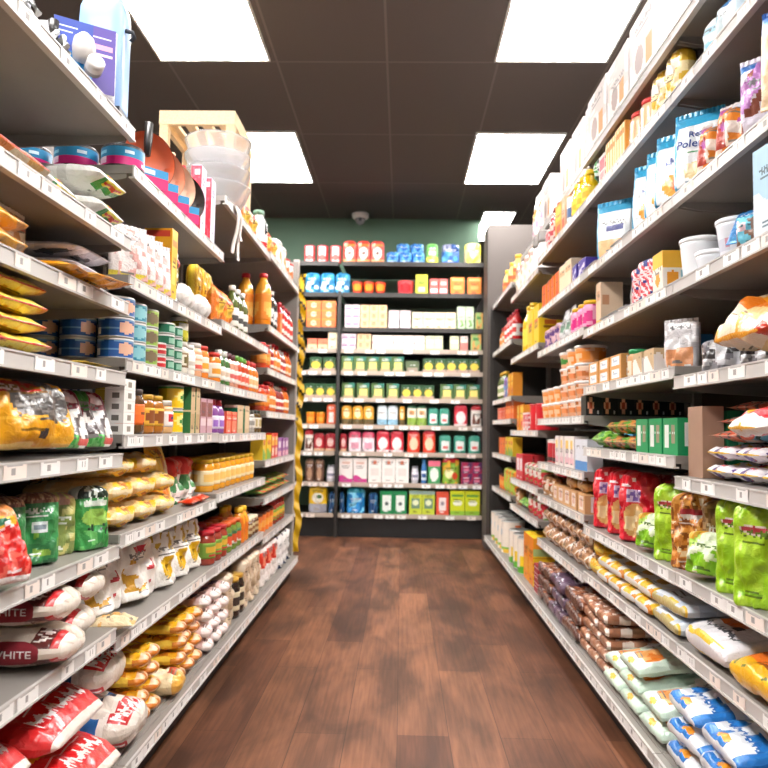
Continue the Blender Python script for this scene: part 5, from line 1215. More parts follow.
reg('tbg', 'cookie_tub', 'tub', 'tan tub with green badge', tub(.062, .070, 'ece8e6', ['d8a27c', ('E', .5, .5, .3, .25, '3f8a3a')], .92))
for y in (2.90, 3.035, 3.17):
    for l in range(3): put(s, J['tbw'], y=y, inset=.01, dz=l*.0707, level=l, nlev=4, key=y)
    put(s, J['tbg' if y > 3.1 else 'tbo'], y=y, inset=.01, dz=3*.0707, extra='topmost on the %s tub stack, third right bay' % {2.90: 'nearest', 3.035: 'middle', 3.17: 'third'}[y])
for y in (3.305, 3.44, 3.57):
    for l in range(2): put(s, J['tbo'], y=y, inset=.01, dz=l*.0707, level=l, nlev=2, key=y)
s = S['R44']
reg('rdt', 'biscuit_tin', 'tin', 'shiny red tin', tub(.06, .14, 'c8202c', ['cf1f2b', ('E', .4, .45, .14, .3, 'f0d8d4')], 1.0))
put(s, J['rdt'], y=3.76, inset=.012); put(s, J['rdt'], y=3.92, inset=.012); 
fill(s, 4.03, 4.5, [(J['pkx'], 2), (J['obx'], 2)], inset=.02, gap=.015, pxs=False)
s = S['R53']
reg('ylc', 'juice_bottle', 'bottle', 'green bottle with yellow cap', bottle(.036, .2, 'e8b82a', '5a6a34', ['ece2d0', ('R', .2, .3, .8, .7, '9aa870')], .45))
reg('blp', 'detergent_packet', 'packet', 'blue and purple washing packet', bag(.12, .15, .06, ['6aa0cc', ('N', '8a5aa0', 4, 4, .55), ('R', .2, .2, .8, .4, 'e6dce8')], 'block', lump=.06, seed=3))
fill(s, 4.56, 5.38, [(J['obx'], 2), (J['blp'], 2), (J['ylc'], 3)], inset=.02, gap=.02, pxs=False)
s = S['R54']
fill(s, 4.56, 5.38, [(J['obg'], 4), (J['ob'], 4)], inset=.02, gap=.02, pxs=False)

# sixth shelf and below
s = S['R16']
put(s, Pr('display_carton', 'box', 'plain brown cardboard box under the shelf', carton(.085, .05, .17, ['a88672'], ['a58470'])), y=1.765, inset=.03, extra='nearest right bay')
put(s, Pr('tea_box', 'box', 'dark green box with pale letters', carton(.1, .06, .16, ['0f6b45'], ['0f6b45', ('R', .4, .3, .6, .8, '8fc0a8')])), y=1.765, inset=.086, extra='behind the brown cardboard box')
stp = ['d8e0d8', ('R', 0, .66, 1, 1, '7fa83a'), ('R', 0, .33, 1, .66, '6aa4bc'), ('R', 0, 0, 1, .33, 'e06a4a'), ('S', 3, 'd', .22, '1f3a30'), ('N', 'e8c8b0', 6, 6, .72)]
reg('strp', 'noodle_packet', 'packet', 'green and orange packet with black stripes', bag(.09, .16, .028, stp, 'pillow', True, lump=.08, seed=4, cell=.004))
for k, (y, z) in enumerate(((1.65, .085), (1.65, .117), (1.65, .149))): put(s, J['strp'], y=y, inset=.03+.02*k, dz=z, yaw=.25, level=k, nlev=3, key=1)
lp = ['ece6ee', ('N', '5a3f8a', 7, 9, .68), ('N', 'd8404a', 6, 8, .76), ('N', 'e8c02a', 6, 7, .8), ('N', 'f8f4f8', 5, 5, .5)]
reg('lav', 'milk_packet', 'packet', 'white packet with violet marks', bag(.12, .18, .032, lp, 'sack', True, n=3, lump=.12, seed=5, cell=.003))
for y, n in ((1.655, 2), (1.525, 2), (1.395, 2), (1.265, 2)): stackbags(s, J['lav'], 0, n, .03, y=y, yaw=.05, jit=.008)
reg('llw', 'sugar_bag', 'bag', 'plump pale lilac bag', bag(.14, .2, .034, ['dcd8e4', ('N', 'efecf4', 4, 5, .5), ('N', '9a92b0', 8, 8, .76)], 'loaf', True, lump=.1, seed=6))
for y in (1.44, 1.285): stackbags(s, J['llw'], 0, 3, .14, y=y, dz0=J['lav'].h*2+.012, jit=.01)
reg('rwv', 'snack_bag', 'bag', 'red and white bag overhanging the edge', bag(.14, .15, .045, ['ece2de', ('R', .1, .15, .9, .55, 'd62230'), ('N', 'f0d8d0', 5, 5, .62), ('N', 'e8b02a', 7, 7, .78)], 'sack', True, lump=.12, seed=7, cell=.004))
put(s, J['rwv'], y=1.38, inset=-.035, tilt=.2, dz=J['lav'].h*2+.006)
s = S['R26']
grn = ['119457', ('R', .12, .2, .42, .8, 'dfe4e0'), ('R', .58, .3, .82, .8, '9a8a72')]
reg('grc', 'pasta_carton', 'carton', 'green carton with pale window', carton(.1, .09, .095, grn, ['10935a', ('R', .2, .25, .6, .85, 'e2e4e2'), ('R', .62, .3, .75, .6, 'd8905a')]))
for y in (1.88, 1.99, 2.10): put(s, J['grc'], y=y, inset=.012)
put(s, Pr('pasta_carton', 'carton', 'white and green carton tilted behind', carton(.12, .06, .1, ['e6e8e6', ('R', 0, 0, 1, .4, '18925a')])), y=1.92, inset=.13, extra='second right bay')
reg('veg', 'salad_packet', 'packet', 'orange and green vegetable packet', bag(.12, .1, .04, ['d98a4a', ('N', '5aa03a', 5, 5, .5), ('N', 'e8c29a', 6, 6, .66)], 'pillow', True, lump=.15, seed=3))
for y in (2.2, 2.33, 2.46): stackbags(s, J['veg'], 0, 2, .01, y=y)
reg('lgp', 'salad_packet', 'packet', 'lime green leaf packet', bag(.13, .1, .05, ['8fc84a', ('N', '4a9a3a', 5, 5, .55), ('N', 'dff0d8', 6, 6, .7)], 'pillow', True, lump=.15, seed=4))
put(s, J['lgp'], y=2.61, inset=.012)
put(s, Pr('milk_box', 'box', 'sky blue and white carton', carton(.1, .1, .1, ['5ab0e0', ('R', 0, 0, 1, .35, 'e8f0f4')], ['58aede', ('R', 0, 0, 1, .35, 'e8f0f4'), ('R', .55, .35, 1, .8, '9fd0ee')])), y=2.6, inset=.13, extra='second right bay')
s = S['R36']
reg('rtn', 'jam_tin', 'tin', 'red tin with cream rim', can(.05, .11, ['c0303a', ('R', 0, .1, 1, .25, '3a2a28'), ('R', 0, .88, 1, 1, 'eadfd8')]))
reg('wpk', 'biscuit_box', 'box', 'white box with yellow and pink print', carton(.085, .06, .13, ['ece4e0', ('R', .2, .6, .7, .85, 'efc65a'), ('R', .1, .1, .9, .3, 'e0b0b8'), ('E', .5, .4, .2, .15, 'd8c0c8')]))
reg('bbx', 'biscuit_box', 'box', 'pale grey and blue box', carton(.085, .06, .12, ['dcdfe6', ('R', 0, 0, 1, .3, '4a8ac8')]))
fill(s, 2.76, 3.6, [(J['bbx'], 2), (J['wpk'], 4), (J['rtn'], 2)], inset=.02, gap=.01, pxs=False)
s = S['R55']
fill(s, 4.56, 5.38, [(J['ybk'], 3), (J['orr'], 3)], inset=.02, gap=.02, pxs=False)
reg('lgb', 'snack_bag', 'bag', 'lime and orange snack bag', bag(.13, .16, .06, ['b4c84a', ('N', 'e8862a', 4, 4, .55)], 'block', lump=.1, seed=4))

# pasta shelf
rdp = ['d3142a', ('N', 'e8404a', 6, 8, .62), ('E', .5, .3, .24, .24, 'd9aa66'), ('N', 'f0d8a8', 9, 10, .62, .3, .1, .7, .5), ('R', .3, .56, .7, .74, 'd8c6dc'), ('Q', .33, .58, .67, .72, '7a5aa0'), ('N', 'f4e0e0', 6, 9, .72, .1, .78, .9, .95), ('R', 0, .45, .12, .6, '5a2a7a')]
reg('rps', 'pasta_bag', 'bag', 'tall red cellophane bag of pasta', bag(.13, .215, .075, rdp, 'block', lump=.16, seed=4, cell=.004, n=3))
s = S['R27']
for y, ins in ((2.62, .02), (2.46, .025), (2.31, .02)): put(s, J['rps'], y=y, inset=ins, yaw=.75, tilt=-.05)
reg('drs', 'pasta_bag', 'bag', 'dark red bag deeper on the shelf', bag(.12, .2, .07, ['8e1426', ('N', 'b83046', 5, 7, .58), ('N', 'e0a0a8', 7, 7, .8)], 'block', lump=.16, seed=6, n=3))
for y in (2.2, 2.34, 2.5): put(s, J['drs'], y=y, inset=.16, yaw=.5)
gps = ['9ccb22', ('N', 'b4dc3a', 4, 5, .55), ('E', .5, .74, .3, .05, 'd8c8c0'), ('E', .5, .74, .26, .035, 'a8323a'), ('N', 'ecc03a', 4, 5, .6, .3, .2, .8, .48), ('R', .2, .1, .6, .14, '7ab01c')]
reg('gps', 'pasta_bag', 'bag', 'tall lime green pasta bag', bag(.1, .205, .06, gps, 'block', lump=.1, seed=5, cell=.004, n=3.4))
cps = ['c87a2c', ('N', 'e3a04a', 14, 18, .5), ('N', '8e4f1c', 13, 17, .68), ('N', 'f6dcb0', 12, 15, .8), ('R', .3, .72, .85, .8, 'a8303a'), ('R', .4, .66, .75, .72, 'e0d2c8')]
reg('cps', 'pasta_bag', 'bag', 'clear bag of golden pasta shells', bag(.105, .19, .07, cps, 'block', lump=.14, seed=6, cell=.0035, n=3))
gyb = ['8fca2c', ('W', 1.2, 0, 1, '8fca2c'), ('A', .55, .05, 4, 'eab03a'), ('N', 'b8de5a', 5, 5, .6), ('N', 'e6efcf', 5, 6, .74)]
reg('gyb', 'pasta_bag', 'bag', 'slumped lime and yellow bag', bag(.12, .1, .06, gyb, 'block', lump=.2, seed=7, cell=.004))
put(s, J['gyb'], y=2.10, inset=.0, yaw=.6, tilt=-.25); put(s, J['gps'], y=1.985, inset=.02, yaw=.7); put(s, J['cps'], y=1.875, inset=.015, yaw=.75)
s = S['R17']
reg('dcp', 'pasta_bag', 'bag', 'brown clear bag of pasta deeper in', bag(.1, .18, .06, ['8e6a48', ('N', 'b89468', 12, 14, .55), ('N', 'e6dccc', 9, 9, .8)], 'block', lump=.14, seed=8, n=3))
put(s, J['dcp'], y=1.775, inset=.06, yaw=.8)
put(s, J['gyb'], y=1.705, inset=-.01, yaw=.6, tilt=-.25); put(s, J['gps'], y=1.585, inset=.015, yaw=.7); put(s, J['gps'], y=1.468, inset=.0, yaw=.7); put(s, J['cps'], y=1.345, inset=.015, yaw=.7)
s = S['R37']
reg('brd', 'bread_pack', 'packet', 'brown bun packet with orange label', bag(.12, .1, .06, ['b8824e', ('R', .1, .3, .9, .8, 'e6d8c8'), ('R', .3, .35, .7, .75, 'e85a1f'), ('N', '8a5a34', 5, 5, .66)], 'block', lump=.12, seed=4))
reg('bre', 'bread_pack', 'packet', 'tan biscuit tray with pale sleeve', carton(.11, .1, .07, ['d3a271', ('R', .2, .2, .8, .9, 'e9dcd4'), ('R', .35, .3, .65, .8, 'd8a898')], ['cf9e6c', ('R', .25, .1, .75, .9, 'e6dcd8')]))
reg('lof', 'bread_pack', 'loaf', 'golden brown loaf pack', bag(.16, .1, .05, ['b07a3a', ('N', 'd8aa62', 5, 5, .5), ('N', 'f0e6da', 6, 6, .78)], 'loaf', True, lump=.1, seed=5))
fill(s, 2.75, 3.35, [(J['bre'], 5)], rows=2, inset=.012, gap=.01, pxs=False); 
for y in (2.85, 3.04): put(s, J['lof'], y=y, inset=.02, dz=.0715, extra='lying on the biscuit trays, %s one' % ('nearer' if y < 3 else 'farther'))
fill(s, 3.36, 3.62, [(J['brd'], 2)], inset=.015, gap=.01, pxs=False)
s = S['R45']
reg('mix', 'crisp_packet', 'packet', 'red white and green crisp packet', bag(.11, .11, .06, ['e0d0c8', ('N', 'd0303a', 4, 4, .54), ('N', '7fae4a', 5, 5, .68)], 'block', lump=.15, seed=4))
reg('rwx', 'biscuit_box', 'box', 'red box with white panel', carton(.1, .06, .15, ['cf2f3a', ('R', .2, .35, .8, .85, 'e8e0e4')]))
fill(s, 3.68, 4.5, [(J['mix'], 4), (J['rwx'], 2)], rows=2, inset=.02, gap=.02, pxs=False)
s = S['R46']
fill(s, 3.68, 4.5, [(J['mix'], 3), (J['lgp'], 2), (J['brd'], 1)], rows=2, inset=.02, gap=.02, pxs=False)
s = S['R56']
fill(s, 4.56, 5.38, [(J['lgb'], 3), (J['orj'], 2)], rows=1, inset=.02, gap=.03, pxs=False)

# second lowest shelf: rolls and flat sugar bags
s = S['R38']
reg('cro', 'pastry_pack', 'packet', 'brown pastry pack with pale film', bag(.12, .12, .06, ['a8744a', ('N', 'd9b08a', 5, 5, .52), ('N', '6a3f22', 6, 6, .66), ('N', 'eee4dc', 6, 6, .76)], 'sack', True, n=3, lump=.15, seed=6))
for y in (2.80, 2.94, 3.08, 3.22, 3.36, 3.5): stackbags(s, J['cro'], 0, 2, .012, y=y, jit=.01)
for y in (2.86, 3.08, 3.3): put(s, J['cro'], y=y, inset=.16, extra='rear %s pack, third right bay' % {2.86: 'nearest', 3.08: 'middle', 3.3: 'farthest'}[y])
s = S['R28']
reg('yrl', 'roll_pack', 'packet', 'yellow and brown roll pack', bag(.12, .13, .05, ['eab01c', ('N', '7a3a22', 5, 5, .58), ('N', 'f4d45a', 5, 5, .62)], 'loaf', True, lump=.12, seed=5))
for y in (2.645,): stackbags(s, J['yrl'], 0, 2, .012, y=y)
sgr = ['eceae8', ('N', 'efc52a', 4, 9, .5, 0, 0, 1, .14), ('N', 'e08a1c', 7, 12, .7, 0, .0, 1, .12), ('N', 'f0cf4a', 4, 8, .66, 0, .2, .4, .8), ('N', 'f8f7f6', 4, 5, .5, 0, .12, 1, 1), ('R', .15, .3, .85, .5, 'dfe6ee'), ('E', .5, .22, .3, .06, 'd8a02a')]
reg('sgr', 'sugar_bag', 'bag', 'white sugar bag with yellow end', bag(.12, .26, .038, sgr, 'flat', True, n=5, lump=.05, seed=5, cell=.005))
for y, n in ((2.50, 2), (2.365, 2), (2.23, 2), (2.095, 2)): stackbags(s, J['sgr'], 0, n, .008, y=y, yaw=.05, jit=.012, tilt=.14)
icy = ['dbe4ef', ('N', 'e8eff6', 4, 5, .5), ('N', 'efc52a', 5, 20, .58, 0, 0, 1, .04), ('S', 2.2, 'v', .03, 'c9b87a'), ('N', 'c4cfdf', 6, 5, .74)]
reg('icy', 'flour_bag', 'bag', 'large pale blue white bag', bag(.2, .33, .04, icy, 'flat', True, n=4, lump=.06, seed=6, cell=.006))
stackbags(s, J['icy'], 0, 2, .012, y=1.925, tilt=.06)
s = S['R18']
swt = ['ece9ec', ('N', 'eec32a', 5, 20, .5, 0, 0, 1, .035), ('R', .18, .22, .62, .34, 'e8742a'), ('R', .5, .2, .66, .26, '23262c'), ('N', '5a5f8a', 9, 12, .74, 0, .4, 1, .75), ('S', 30, 'v', .5, 'b0a08a', 0, .66, 1, .68), ('Q', .1, .12, .8, .18, '4a4a50')]
reg('swt', 'sweetener_bag', 'bag', 'white bag with orange photo panel', bag(.22, .32, .06, swt, 'flat', True, n=4, lump=.06, seed=7, cell=.004))
put(s, J['swt'], y=1.66, inset=.006, tilt=.16)
orb = ['ee7a2a', ('R', 0, 0, 1, .1, 'f0b422'), ('N', '5a6a1c', 12, 14, .6, 0, .01, 1, .09), ('N', 'b5453a', 5, 5, .58, .1, .14, .9, .8), ('N', 'f2b46a', 6, 6, .68, .1, .14, .9, .8), ('R', 0, .1, .08, 1, 'f0b422')]
reg('orb2', 'cereal_bag', 'bag', 'orange bag with yellow lettered border', bag(.22, .3, .06, orb, 'flat', True, n=4, lump=.08, seed=8, cell=.004))
put(s, J['orb2'], y=1.415, inset=.0, yaw=.03, tilt=.16); put(s, J['orb2'], y=1.18, inset=.0, tilt=.16)

# bottom deck
s = S['R57']
reg('can5', 'milk_powder_tin', 'tin', 'tall white tin with green band', can(.075, .2, ['eee2d4', ('R', 0, .12, 1, .2, '7fba4a'), ('R', 0, .2, .2, .9, 'e8742a'), ('R', .42, .55, .55, .75, '4a9ad0'), ('R', .6, .0, .95, .14, 'e8b83a')]))
fill(s, 4.6, 5.38, [(J['can5'], 4)], inset=.02, gap=.02, pxs=False)
s = S['R47']
reg('can4', 'milk_powder_tin', 'tin', 'white and yellow tin with green leaf', can(.07, .19, ['efe4d6', ('R', .6, 0, 1, .5, 'efca2a'), ('E', .7, .1, .3, .1, '5aa83a'), ('R', 0, .2, .3, .7, 'e9a07a')]))
ycs = ['f0c81e', ('S', 7, 'v', .25, 'd99a1a'), ('R', 0, .62, 1, .78, 'a8c07a'), ('R', 0, .78, 1, 1, 'f0a01e')]
reg('ycs', 'cereal_carton', 'carton', 'orange and yellow cereal carton', carton(.13, .11, .24, ['ee8a1e', ('R', .1, .2, .9, .5, 'f0a63a')], ycs))
put(s, J['ycs'], y=3.72, inset=.04); put(s, J['ycs'], y=3.86, inset=.04); fill(s, 3.95, 4.5, [(J['can4'], 3)], inset=.02, gap=.015, pxs=False)
s = S['R39']
reg('rds', 'biscuit_tin', 'box', 'dark red box with white stripes', carton(.1, .1, .045, ['a8222f', ('S', 3, 'v', .25, 'e0c8c8')], ['a8222f', ('S', 3, 'v', .2, 'dcc0c0')]))
for l in range(3): put(s, J['rds'], y=3.52, inset=.03, dz=l*.0455, level=l, nlev=3, key=1)
reg('chc', 'chocolate_pack', 'packet', 'brown biscuit pack with shiny film', bag(.11, .15, .045, ['7a4630', ('N', 'a86a48', 6, 6, .5), ('N', 'e0cfc8', 8, 8, .76), ('R', 0, 0, 1, .08, '5a3426')], 'flat', True, n=5, lump=.1, seed=5))
reg('chp', 'chocolate_pack', 'packet', 'purple grey biscuit pack', bag(.11, .15, .045, ['6a5266', ('N', 'b8b0c8', 6, 6, .56), ('N', '3a2a30', 6, 6, .62)], 'flat', True, n=5, lump=.1, seed=6))
for y in (3.38, 3.25, 2.86, 2.74): stackbags(s, J['chc'], 0, 3, .02, y=y, jit=.012)
for y in (3.12, 2.99): stackbags(s, J['chp'], 0, 3, .02, y=y, jit=.012)
s = S['R29']
reg('chm', 'wafer_pack', 'packet', 'milk brown wafer pack', bag(.1, .17, .032, ['a06a4c', ('N', 'c08c6c', 4, 8, .5), ('N', 'ecdcd0', 8, 9, .8)], 'flat', True, n=6, lump=.06, seed=7))
for y in (2.62, 2.51, 2.40): stackbags(s, J['chm'], 0, 5, .03, y=y, jit=.012)
crt = ['e9f0e8', ('N', 'cfe3d2', 5, 6, .55), ('R', .2, .12, .8, .34, 'e8812f'), ('N', 'f2b06a', 7, 8, .6, .2, .12, .8, .34), ('N', 'fbfcfb', 5, 5, .62, 0, .4, 1, 1), ('R', 0, 0, 1, .06, 'cfe6d4'), ('E', .5, .03, .12, .025, 'eab52a')]
reg('crt', 'frozen_veg_bag', 'bag', 'white and mint bag with carrot picture', bag(.155, .28, .04, crt, 'flat', True, n=3.4, lump=.1, seed=4, cell=.004))
for y, n in ((2.245, 2), (2.075, 3)): stackbags(s, J['crt'], 0, n, .02, y=y, yaw=.05, jit=.01, tilt=.14)
stackbags(s, J['crt'], 0, 2, .02, y=1.905, yaw=.04, tilt=.14)
s = S['R19']
blw = ['eef1f6', ('N', '2a7ac8', 5, 8, .5, 0, 0, 1, .3), ('Q', .1, .16, .9, .22, '2468b4'), ('E', .5, .05, .14, .03, 'eb9a2a'), ('R', .1, .32, .7, .6, 'e6c4a4'), ('N', 'f4dcc4', 5, 6, .55, .1, .32, .7, .6), ('N', 'f8fafc', 4, 5, .62, 0, .6, 1, 1)]
reg('blw', 'flour_bag', 'bag', 'white bag with bright blue print', bag(.172, .3, .045, blw, 'flat', True, n=3.4, lump=.1, seed=5, cell=.004))
for y, n in ((1.70, 3), (1.51, 3), (1.32, 2)): stackbags(s, J['blw'], 0, n, .02, y=y, yaw=.03, jit=.006, tilt=.14)
# ------------------------------------------------------------------ the unit on the back wall
def fb(k, seq, gap=.008, inset=.012, lev=1, rows=1):
    """seq: (product, from photo column, to photo column)"""
    sh = S_B[k]
    for p, a, b in seq:
        y = BY+inset+p.d/2
        xa, xb = xat(a, BY+inset, sh.z+p.h/2), xat(b, BY+inset, sh.z+p.h/2)
        n = max(1, int((xb-xa)/(p.w+gap)+.62)); st = (xb-xa)/n
        for i in range(n):
            x = xa+(i+.5)*st
            if abs(x-BXM) < .0 : continue
            for r in range(rows):
                for l in range(lev):
                    o = spawn(p, (x, y+r*(p.d+.005), sh.z+l*(p.h+.0006)+.0005), (0, 0, random.uniform(-.03, .03)))
                    o.scale.x = min(1.0, (st-.004)/p.w)
                    ITEMS.append([o, sh, p, round(x, 4), l, lev, r, rows, None])
B = {}
def rb_(k, *a): B[k] = Pr(*a); return B[k]
rb_('pt', 'tea_canister', 'canister', 'pink and white canister', tub(.046, .145, 'd8485a', ['efd8d4', ('R', 0, .0, .25, 1, 'd83a40'), ('R', .75, 0, 1, 1, 'd83a40'), ('E', .5, .3, .2, .2, 'd0605a')], 1.0))
rb_('ro', 'tea_pouch', 'pouch', 'red and orange tea pouch', bag(.125, .19, .06, ['d8392c', ('R', 0, 0, 1, .15, 'e88a4a'), ('E', .5, .42, .32, .28, 'f0dcc4'), ('E', .5, .45, .14, .1, '6a3a34'), ('R', .1, .72, .9, .84, 'ee7a2a')], 'block', lump=.05, seed=3))
rb_('bl', 'tissue_pack', 'packet', 'bright blue packet', bag(.12, .1, .08, ['2a74c4', ('N', '5aa8e4', 4, 4, .55), ('R', .1, .0, .9, .2, '9fc4e8')], 'block', lump=.15, seed=4))
rb_('gy', 'tea_pouch', 'pouch', 'green and yellow pouch', bag(.11, .17, .06, ['6fb458', ('R', 0, 0, 1, .3, 'e8ea3a'), ('R', .2, .4, .8, .6, 'e8d0c8'), ('R', .2, .75, .8, .88, '3f9a4a')], 'block', lump=.06, seed=5))
rb_('nb', 'tissue_pack', 'packet', 'navy and blue packet', bag(.15, .175, .08, ['2a5aa8', ('R', 0, .6, .55, 1, '6a6f8a'), ('R', .6, .6, 1, 1, '1f4a8a'), ('N', '4a94dc', 4, 4, .55, 0, 0, 1, .6)], 'block', lump=.12, seed=6))
rb_('yl', 'tea_pouch', 'pouch', 'pale yellow patterned pouch', bag(.14, .18, .06, ['e6dc8a', ('N', 'c0a88a', 5, 5, .6), ('N', 'f0ea4a', 4, 4, .62)], 'block', lump=.08, seed=7))
fb(0, [(B['pt'], 302.5, 342), (B['ro'], 342.5, 384.5), (B['bl'], 386, 425), (B['gy'], 426, 438.5), (B['nb'], 440.5, 461), (B['yl'], 464, 482)])
fb(0, [(B['bl'], 396, 424)], inset=.12, lev=2)
rb_('bw', 'nappy_pack', 'packet', 'teal blue and white packet', bag(.135, .18, .08, ['2580b4', ('N', '4ab0d8', 4, 4, .58), ('N', 'ece8e4', 4, 4, .55, .0, .2, 1, .55), ('R', 0, 0, 1, .15, '2a8ab8')], 'block', lump=.12, seed=3))
rb_('op', 'cup_pack', 'tub', 'red tub with orange heart shape', tub(.05, .1, 'd8401f', ['cf2a1c', ('E', .5, .6, .35, .35, 'f2962a')], .8))
rb_('rd', 'bowl_pack', 'tub', 'shiny red and pink tub', tub(.075, .115, 'e0404a', ['e0525a', ('E', .5, .5, .25, .4, 'd8101f')], .9))
rb_('yg', 'tea_box', 'box', 'yellow green box', carton(.11, .07, .165, ['d4d23a', ('E', .5, .6, .3, .12, '8fa03a'), ('R', .2, .1, .8, .35, 'e8e4b0')]))
rb_('rw', 'tea_box', 'box', 'red and white box', carton(.07, .07, .13, ['e0605a', ('R', .1, .1, .9, .35, 'f0d8d4'), ('R', .2, .6, .8, .8, 'f0b8b0')]))
rb_('or', 'tea_box', 'box', 'plain orange box', carton(.115, .07, .145, ['ee7f1e', ('R', .2, .3, .8, .5, 'f2a452'), ('R', .1, .8, .9, .9, 'f4b46a')]))
fb(1, [(B['bw'], 304.5, 350), (B['op'], 351.5, 386), (B['rd'], 397, 414.5), (B['yg'], 415.5, 428), (B['rw'], 429.5, 448), (B['or'], 449, 483)])
rb_('co', 'tea_box', 'box', 'coral orange box', carton(.12, .07, .075, ['ef7238', ('E', .5, .5, .2, .3, 'f6bfa0'), ('R', 0, .85, 1, 1, 'e8852a')]))
rb_('lv', 'tea_box', 'box', 'pale lilac tea box', carton(.075, .07, .065, ['e2d0da', ('R', .1, .4, .9, .6, '9a7a9a'), ('R', .1, .1, .9, .2, 'efe4ea')]))
rb_('pc', 'tea_box', 'box', 'peach tea box', carton(.075, .07, .065, ['efc296', ('E', .5, .5, .25, .25, 'e69a72'), ('R', 0, .9, 1, 1, 'e8b080')]))
rb_('wp', 'tea_box', 'box', 'white and pink tea box', carton(.085, .07, .075, ['efdce4', ('R', .1, .6, .9, .8, 'd8a8bc'), ('R', 0, 0, 1, .3, 'f4eaee')]))
rb_('cr', 'tea_box', 'box', 'cream tea box', carton(.09, .07, .14, ['f1dcb8', ('R', 0, .6, 1, .64, 'e4b890'), ('R', .15, .2, .85, .45, 'f6ead2')]))
rb_('gr', 'tea_box', 'box', 'mint green tea box', carton(.075, .07, .19, ['c4d8b8', ('R', .1, .55, .9, .8, 'eae6dc'), ('N', '7fae5a', 5, 5, .62, 0, 0, 1, .4)]))
rb_('gs', 'tea_box', 'box', 'green and orange tea box', carton(.085, .07, .14, ['9fc074', ('N', 'e0a25a', 4, 4, .6), ('R', .2, .6, .8, .8, '4f9a4a')]))
fb(2, [(B['co'], 306, 336), ], lev=3); fb(2, [(B['lv'], 344.5, 359.5), (B['pc'], 360, 387)], lev=3); fb(2, [(B['wp'], 388, 411)], lev=2)
fb(2, [(B['cr'], 412, 456), (B['gr'], 457, 474), (B['gs'], 475, 483)])
rb_('ck', 'tea_box', 'box', 'coral and cream box', carton(.08, .07, .085, ['e8785a', ('R', 0, 0, 1, .4, 'f2c49a')]))
fb(3, [(B['ck'], 307, 328), (B['cr'], 328, 337)]); fb(3, [(B['lv'], 341, 356), (B['pc'], 357, 371)], lev=2); 
rb_('c4', 'tea_box', 'box', 'cream and pink small box', carton(.085, .07, .12, ['f0e0d0', ('R', 0, .4, 1, .55, 'e8b4b8'), ('R', .1, .7, .9, .9, 'f4ece0')]))
rb_('g4', 'tea_box', 'box', 'pale green small box', carton(.075, .07, .12, ['dbe2b8', ('R', .1, .5, .9, .7, 'f0ecd8'), ('R', 0, 0, 1, .12, 'b8c890')]))
rb_('r4', 'tea_box', 'box', 'pale box with red panel', carton(.075, .07, .12, ['e6d8cc', ('R', 0, 0, 1, .55, 'e0847c')]))
fb(3, [(B['c4'], 372, 425), (B['g4'], 425.5, 443), (B['g4'], 450, 459), (B['r4'], 460, 468), (B['gs'], 469, 483)])
tin = ['3f5a2a', ('R', 0, 0, 1, .22, 'b89a8a'), ('E', .5, .42, .36, .26, 'eccf4a'), ('R', 0, .75, 1, 1, '22502f')]
rb_('t1', 'herbal_tea_box', 'box', 'dark green and yellow herbal tea box', carton(.1, .07, .115, tin))
rb_('t2', 'herbal_tea_box', 'box', 'green box with yellow square label', carton(.105, .07, .125, ['4a6a34', ('R', .2, .2, .85, .6, 'f0de7a'), ('R', .1, .0, .9, .18, 'b8a07a'), ('R', .5, .7, 1, 1, '2f7a6a')]))
rb_('t3', 'herbal_tea_box', 'box', 'dull olive herbal box', carton(.11, .07, .09, ['5a6a4a', ('R', .1, .1, .9, .4, '9a8a7a')]))
fb(4, [(B['t1'], 309, 336), (B['t2'], 341, 404), (B['t3'], 405, 420), (B['t1'], 423, 480)])
fb(5, [(B['t1'], 304, 336), (B['t2'], 341, 400), (B['t1'], 401, 434), (B['t2'], 440, 480)])
rb_('ot', 'honey_tub', 'tub', 'orange tub with amber lid', tub(.052, .1, 'eaa01e', ['ec8420', ('R', .2, .3, .8, .7, 'f2a43a')], .95))
rb_('ow', 'coffee_pouch', 'pouch', 'orange and white pouch', bag(.1, .17, .05, ['e8643a', ('R', .3, .1, .8, .6, 'efe0d8')], 'block', lump=.06, seed=3))
rb_('yp', 'coffee_pouch', 'pouch', 'yellow and brown pouch', bag(.105, .16, .05, ['e8a83a', ('R', 0, 0, 1, .3, '6a5a3a'), ('E', .5, .6, .3, .25, 'f2dcae')], 'block', lump=.06, seed=4))
rb_('bp', 'coffee_pouch', 'pouch', 'pale blue and white pouch', bag(.1, .165, .05, ['d8e4ea', ('R', 0, 0, 1, .3, '8ab8d0'), ('E', .5, .6, .25, .2, 'f4f6f6')], 'block', lump=.06, seed=5))
rb_('gp', 'coffee_pouch', 'pouch', 'white and green pouch', bag(.1, .165, .05, ['e6e4d4', ('R', 0, 0, 1, .4, '8fb04a'), ('R', .2, .55, .8, .75, 'e8a05a'), ('R', 0, .88, 1, 1, '4a7a5a')], 'block', lump=.06, seed=6))
rb_('tp', 'coffee_pouch', 'pouch', 'teal and white pouch', bag(.1, .15, .05, ['3f9a84', ('R', .15, .15, .85, .65, 'e0e6e2'), ('R', .3, .25, .7, .4, 'd8605a')], 'block', lump=.06, seed=7))
rb_('rp', 'coffee_pouch', 'pouch', 'red and white pouch', bag(.11, .18, .05, ['d8384a', ('E', .5, .4, .36, .3, 'f0e4e2'), ('R', 0, 0, 1, .12, 'efd4d4')], 'block', lump=.06, seed=8))
rb_('fr', 'coffee_pouch', 'pouch', 'white pouch with dark red print', bag(.11, .18, .05, ['ece4dc', ('R', 0, .75, 1, 1, 'c8303a'), ('N', '6a3a2a', 4, 4, .6, 0, .1, 1, .6)], 'block', lump=.06, seed=9))
